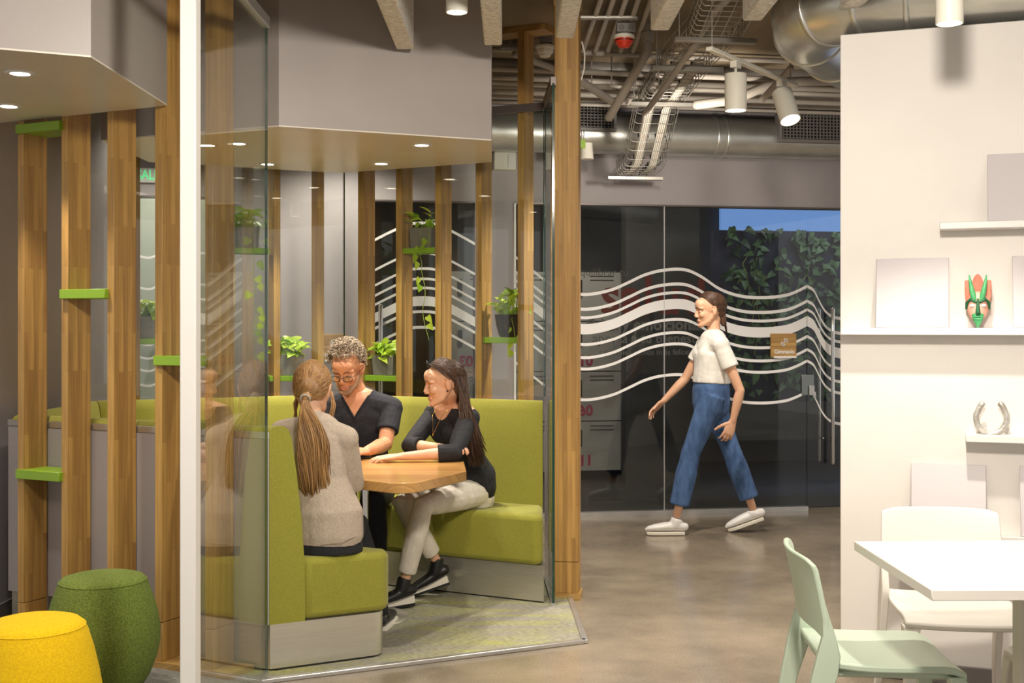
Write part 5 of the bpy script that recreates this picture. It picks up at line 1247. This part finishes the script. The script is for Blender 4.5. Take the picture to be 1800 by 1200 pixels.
    for g in (-1, 1):
        ring = [hd.p(.109-.012*abs(math.cos(a))*0-.25*((g*.032+.024*math.cos(a))**2)/.1*.6, g*.033+.025*math.cos(a), -.012+.0155*math.sin(a)) for a in [2*PI*k/24 for k in range(25)]]
        q.loft(ring, [.0017]*25, 6, round_ends=False); lens.add(ring[:24]+[p-hd.f*.0012 for p in ring[:24]], [tuple(range(24)), tuple(range(47, 23, -1))]+[(k, (k+1) % 24, 24+(k+1) % 24, 24+k) for k in range(24)])
        q.loft([hd.p(.098, g*.058, -.004), hd.p(.06, g*.079, .0), hd.p(-.01, g*.086, .004)], [.0016]*3, 6)
    q.loft([hd.p(.109, .009, -.008), hd.p(.113, 0, -.006), hd.p(.109, -.009, -.008)], [.0016]*3, 6)
    gl = q.build('glasses', M['black'], t, True); lens.build('lenses', M['glass'], gl)
man()
# ---- woman with long brown hair, black top and off-white trousers
def woman():
    pel = V((-.225, 6.385, .555)); nk = V((-.318, 6.235, 1.0)); F_ = V((-.78, -.62, 0)).normalized(); Ls = V((F_.y*-1*-1, 0, 0)); Ls = V((0, 0, 1)).cross(F_)
    t = thing('person', 'person with long brown hair, black top and off-white trousers, legs crossed at the ankles', 'person', (pel.x, pel.y, .45), 0)
    shL = nk+Ls*.155+V((0, 0, -.06)); shR = nk-Ls*.155+V((0, 0, -.06)); hd = Head((-.345, 6.13, 1.12), (-.98, -.16, -.14), k=.97)
    elL = V((-.285, 5.925, .785)); wrL = V((-.555, 5.90, .768)); elR = V((-.525, 6.13, .80)); wrR = V((-.335, 6.0, .80))
    hpL = pel+Ls*.08+F_*.02+V((0, 0, -.02)); hpR = pel-Ls*.08+F_*.02+V((0, 0, -.02)); knL = V((-.44, 5.90, .525)); knR = V((-.56, 6.05, .52)); anL = V((-.535, 5.95, .135)); anR = V((-.385, 6.19, .185))
    b_ = MB(); torso(b_, pel, nk, shL, shR, .9, -.01, fem=True); neckpart(b_, nk, hd, .86); hd.sculpt(b_)
    for a in ((shL, elL, wrL), (shR, elR, wrR)): arm(b_, *a, .84, -.002)
    hand(b_, wrL, (-.97, -.15, -.06), (.0, -.1, 1), -1*-1, curl=.22, spread=.07, k=.95); hand(b_, wrR, (.8, -.55, .12), (-.3, .3, .9), -1, curl=.5, k=.9)
    for a in ((hpL, knL, anL), (hpR, knR, anR)): leg(b_, *a, .84, -.006)
    remesh(b_, 'body', [M['skin'], M['lips']], t, .0038, 2, fn=hd.lipfn, hd=hd)
    c = MB(); torso(c, pel, nk, shL, shR, .9, .013, t0=.08, t1=.93, fem=True, fwd=F_, bust=.35)
    c.loft([pel+V((0, 0, .0)), pel+V((0, 0, .07)), pel+(nk-pel)*.32], [(.166, .128), (.162, .122), (.138, .104)], 20, side=Ls)
    for a in ((shL, elL, wrL), (shR, elR, wrR)): arm(c, *a, .86, .011, 1.3, .003, False)
    tp_ = remesh(c, 'black_top', [M['tee_black'], M['skin']], t, .0045, 4); Mw = wmat(t)
    for p in tp_.data.polygons:
        w = Mw@p.center-nk; f_, l_ = w.dot(F_), w.dot(Ls)
        if (f_ > -.01 and w.z > -.075+(l_/.085)**2*.07) or w.z > -.012: p.material_index = 1
    j = MB(); j.loft([pel+V((0, 0, -.06)), pel+V((0, 0, -.02)), pel+V((0, 0, .06))], [(.152, .125), (.152, .12), (.138, .105)], 20, side=Ls)
    leg(j, hpL, knL, anL, .86, .008, 1.86, .006, False); leg(j, hpR, knR, anR, .86, .008, 1.84, .006, False)
    flat(remesh(j, 'trousers', M['trouser'], t, .006, 4))
    for an, toe, tip in ((anL, V((-.69, 5.88, .014)), .022), (anR, V((-.53, 6.165, .016)), .06)):
        shoe(t, an+V((0, 0, -.045)), toe, M['black'], M['sole'], .86, 'ankle_boot', .03, .07, tip)
    hd.details(t, M['brow'])
    ctr = hd.p(-.015, 0, .035)
    def hb(q): hd.ell(q, (-.03, 0, .036), (.086, .074, .086), n=24, m=14); hd.ell(q, (-.06, 0, -.02), (.045, .056, .06)); q.loft([hd.p(-.07, 0, -.04), hd.p(-.085, 0, -.12), nk-F_*.085+V((0, 0, -.06)), nk-F_*.1+V((.0, 0, -.15))], [(.05, .02), (.056, .02), (.06, .016), (.03, .008)], 14, side=hd.l)
    def hs_(r, i):
        g = 1 if r.random() < .6 else -1; az0 = r.uniform(.03, .6)*g; el0 = r.uniform(.7, 1.5); az1 = g*r.uniform(1.95, PI); el1 = r.uniform(-.45, .05); pts = []
        gg = .001+.008*r.random()
        for k in range(6): u = k/5; pts.append(scalp(hd, az0+(az1-az0)*u, el0+(el1-el0)*u**1.2+.22*math.sin(PI*u), gg+.006*math.sin(PI*u)))
        s_ = r.random(); w1 = r.uniform(-.012, .012)
        sd = hd.l*(g*(.012+.08*s_)) if r.random() < .75 else hd.l*r.uniform(.05, .1)
        back = -hd.f*(.09+.035*r.random()-.03*s_)
        a = hd.c+back+sd+V((0, 0, -.13)); b2 = hd.c+back*1.2+sd*1.1+V((w1, 0, -.22)); e0 = hd.c+back*1.35+sd*1.0+V((0, 0, -.30)); e = e0+V((.02+.03*r.random(), 0, -.14*r.random()**.7))
        pts += [pts[-1].lerp(a, .5)-hd.f*.006+hd.l*(g*.004), a+hd.l*w1, a.lerp(b2, .5)-hd.l*w1, b2, b2.lerp(e, .5)+hd.l*w1, e]
        return pts
    hair = strands(1000, hs_, .0028, M['hair_brown'], 'hair', t, 12, hb)
    q = MB(); 
    for g in (-1, 1):
        ring = [hd.p(.075+.004*math.cos(a), g*.03+.022*math.cos(a), .112+.016*math.sin(a)) for a in [2*PI*k/20 for k in range(21)]]; q.loft(ring, [.0028]*21, 6, round_ends=False)
        q.loft([hd.p(.073, g*.052, .112), hd.p(.03, g*.084, .075), hd.p(-.02, g*.09, .02)], [.0026]*3, 6)
    q.loft([hd.p(.08, .009, .114), hd.p(.083, 0, .116), hd.p(.08, -.009, .114)], [.0026]*3, 6); q.build('glasses', M['black'], t, True)
    q = MB(); q.ell(hd.p(.0, .079, -.04), (.005,)*3); q.build('earring', M['black'], t, True)
    q = MB(); pend = nk+F_*.115+V((0, 0, -.15)); q.loft([nk+Ls*.06+F_*.035+V((0, 0, .0)), nk+Ls*.042+F_*.088+V((0, 0, -.05)), pend], [.0013]*3, 5); q.loft([nk-Ls*.06+F_*.035, nk-Ls*.042+F_*.088+V((0, 0, -.05)), pend], [.0013]*3, 5); q.ell(pend, (.005, .005, .007)); q.build('necklace', M['gold'], t, True)
    q = MB(); ctr_ = wrL+V((-.118, .0, .004))
woman()
# ---- woman walking past the rear glazing
def walker():
    d = 8.12; P = lambda px, py, dy=0: V(W(px, py, d)+V((0, dy, 0)))
    pel = P(1250, 688); nk = P(1254, 592); F_ = V((-1, -.05, 0)); Ls = V((.05, -1, 0))
    t = thing('person', 'person in a white tee and blue jeans striding along the corridor past the rear glazing', 'person', (pel.x, pel.y, 0), 0)
    hd = Head(P(1249, 545), (-1, -.06, -.08), k=.98); shL = nk+Ls*.155+V((.015, 0, -.05)); shR = nk-Ls*.155+V((-.025, 0, -.05))
    elR = P(1212, 668, .2); wrR = P(1172, 708, .18); elL = P(1291, 684, -.2); wrL = P(1279, 736, -.19)
    hpL = pel+Ls*.085+V((0, 0, -.02)); hpR = pel-Ls*.085+V((0, 0, -.02)); knL = P(1212, 792, -.07); anL = P(1188, 902, -.06); knR = P(1287, 788, .07); anR = P(1326, 894, .06)
    b_ = MB(); torso(b_, pel, nk, shL, shR, .92, -.008, fem=True); neckpart(b_, nk, hd, .86); hd.sculpt(b_)
    for a in ((shL, elL, wrL), (shR, elR, wrR)): arm(b_, *a, .86)
    hand(b_, wrR, (-.72, -.05, -.66), (-.5, .5, .6), -1, curl=.3); hand(b_, wrL, (-.35, 0, -.93), (.2, -1, 0), 1, curl=.4)
    for a in ((hpL, knL, anL), (hpR, knR, anR)): leg(b_, *a, .9, -.006)
    remesh(b_, 'body', [M['skin'], M['lips']], t, .0045, 2, fn=hd.lipfn, hd=hd)
    c = MB(); torso(c, pel, nk, shL, shR, .92, .014, t0=.25, t1=.93, fem=True, fwd=F_, bust=.25)
    for a in ((shL, elL, wrL), (shR, elR, wrR)): arm(c, *a, .86, .012, .5, .022, False)
    c.loft([pel+(nk-pel)*.16, pel+(nk-pel)*.4, pel+(nk-pel)*.7], [(.162, .128), (.152, .122), (.158, .122)], 18, side=Ls, round_ends=False)
    remesh(c, 'tee_shirt', M['tee_white'], t, .007, 4)
    j = MB(); j.loft([pel+V((0, 0, -.08)), pel+V((0, 0, .02)), pel+(nk-pel)*.3], [(.165, .125), (.165, .125), (.142, .105)], 20, side=Ls)
    leg(j, hpL, knL, anL, .94, .013, 1.84, .022, False); leg(j, hpR, knR, anR, .94, .013, 1.84, .022, False)
    remesh(j, 'jeans', M['denim'], t, .007, 4)
    shoe(t, anL, V((P(1136, 938).x, 8.06, .004)), M['white'], M['sole'], 1.0, 'sneaker', 0, -.025); shoe(t, anR, V((P(1284, 930).x, 8.18, .004)), M['white'], M['sole'], 1.0, 'sneaker', 0, -.025, .06)
    hd.details(t, M['brow'])
    def hb(q): hd.ell(q, (-.03, 0, .038), (.086, .075, .086), n=24, m=14); hd.ell(q, (-.06, 0, -.01), (.045, .054, .052)); q.loft([hd.p(-.07, 0, -.03), hd.p(-.085, 0, -.1)], [.035, .02], 12)
    def hs_(r, i):
        g = r.choice((-1, 1)); az0 = r.uniform(.0, .7)*g; el0 = r.uniform(.75, 1.45); az1 = g*r.uniform(1.7, PI); el1 = r.uniform(-.4, .2); pts = []
        for k in range(6): u = k/5; pts.append(scalp(hd, az0+(az1-az0)*u, el0+(el1-el0)*u+.25*math.sin(PI*u), .004+.008*math.sin(PI*u)))
        pts.append(hd.p(-.085, g*.02*r.random(), -.06)); pts.append(hd.p(-.1, g*.02*r.random(), -.12-.05*r.random())); return pts
    strands(500, hs_, .003, M['hair_dark'], 'hair', t, 2, hb)
walker()
# ------------------------------------------------------------------ added fill lights, world, camera
def fill_lamp(loc, energy, size=.9, tgt=None, sy=None, color=WARM): return light('AREA', loc, energy, tgt or (loc[0], loc[1], 0), size=size, sy=sy, color=color)  # area fill added to brighten the rooms, no fixture modelled
fill_lamp((.53, 1.6, 2.62), 104, .3, (-.4, 5.4, 1.9)); fill_lamp((-2.2, 2.2, 2.9), 30, 1.2); fill_lamp((2.4, 2.4, 2.95), 16, 1.2)
def fill_spot(loc, energy, tgt=None, ang=2.4): return light('SPOT', loc, energy, tgt or (loc[0], loc[1], 0), ang, .05)  # wide spot added without a fixture to brighten the corridor
fill_spot((1.0, 7.0, 2.6), 170); fill_spot((3.2, 7.4, 2.6), 90); fill_spot((-1.1, 7.95, 2.8), 75); fill_spot((-2.3, 7.6, 2.8), 60)
light('SPOT', (1.13, 6.9, 2.4), 60, (1.2, 8.6, 2.75), 1.9, .06)  # added spot without a fixture, brightens the rear wall and duct
fill_lamp(tuple(BP(bs(270), 2.9, -1.0)), 26, .6); fill_lamp(tuple(BP(bs(1050), 2.95, -1.0)), 22, .5)
fill_lamp(tuple(BP((sa+sb)/2, 2.75, -.5)), 9, .8, tuple(BP((sa+sb)/2, 1.3, -1.3)), color=(.8, .88, 1))  # cool fill added to brighten the planted wall
wd = bpy.data.worlds.new('World'); bpy.context.scene.world = wd; wd.use_nodes = True
wd.node_tree.nodes['Background'].inputs[0].default_value = (.96, .92, .88, 1); wd.node_tree.nodes['Background'].inputs[1].default_value = .85
cam = bpy.data.cameras.new('Camera'); co = bpy.data.objects.new('Camera', cam); col.objects.link(co)
co.location = (0, 0, EYE); co.rotation_euler = (PI/2, 0, 0); cam.sensor_width = 36; cam.lens = FPX/1800*36; cam.shift_y = -(600-HOR)/1800; cam.clip_start = .05; cam.clip_end = 100
sc = bpy.context.scene; sc.camera = co
sc.view_settings.view_transform = 'Standard'; sc.view_settings.look = 'None'; sc.view_settings.gamma = 1; sc.view_settings.use_curve_mapping = False; sc.view_settings.exposure = 0.0
cy = sc.cycles; cy.use_denoising = True
try: cy.denoiser = 'OPENIMAGEDENOISE'
except Exception: pass
cy.max_bounces = 12; cy.transparent_max_bounces = 24; cy.diffuse_bounces = 4; cy.glossy_bounces = 5; cy.sample_clamp_indirect = 6; cy.caustics_reflective = False; cy.caustics_refractive = False
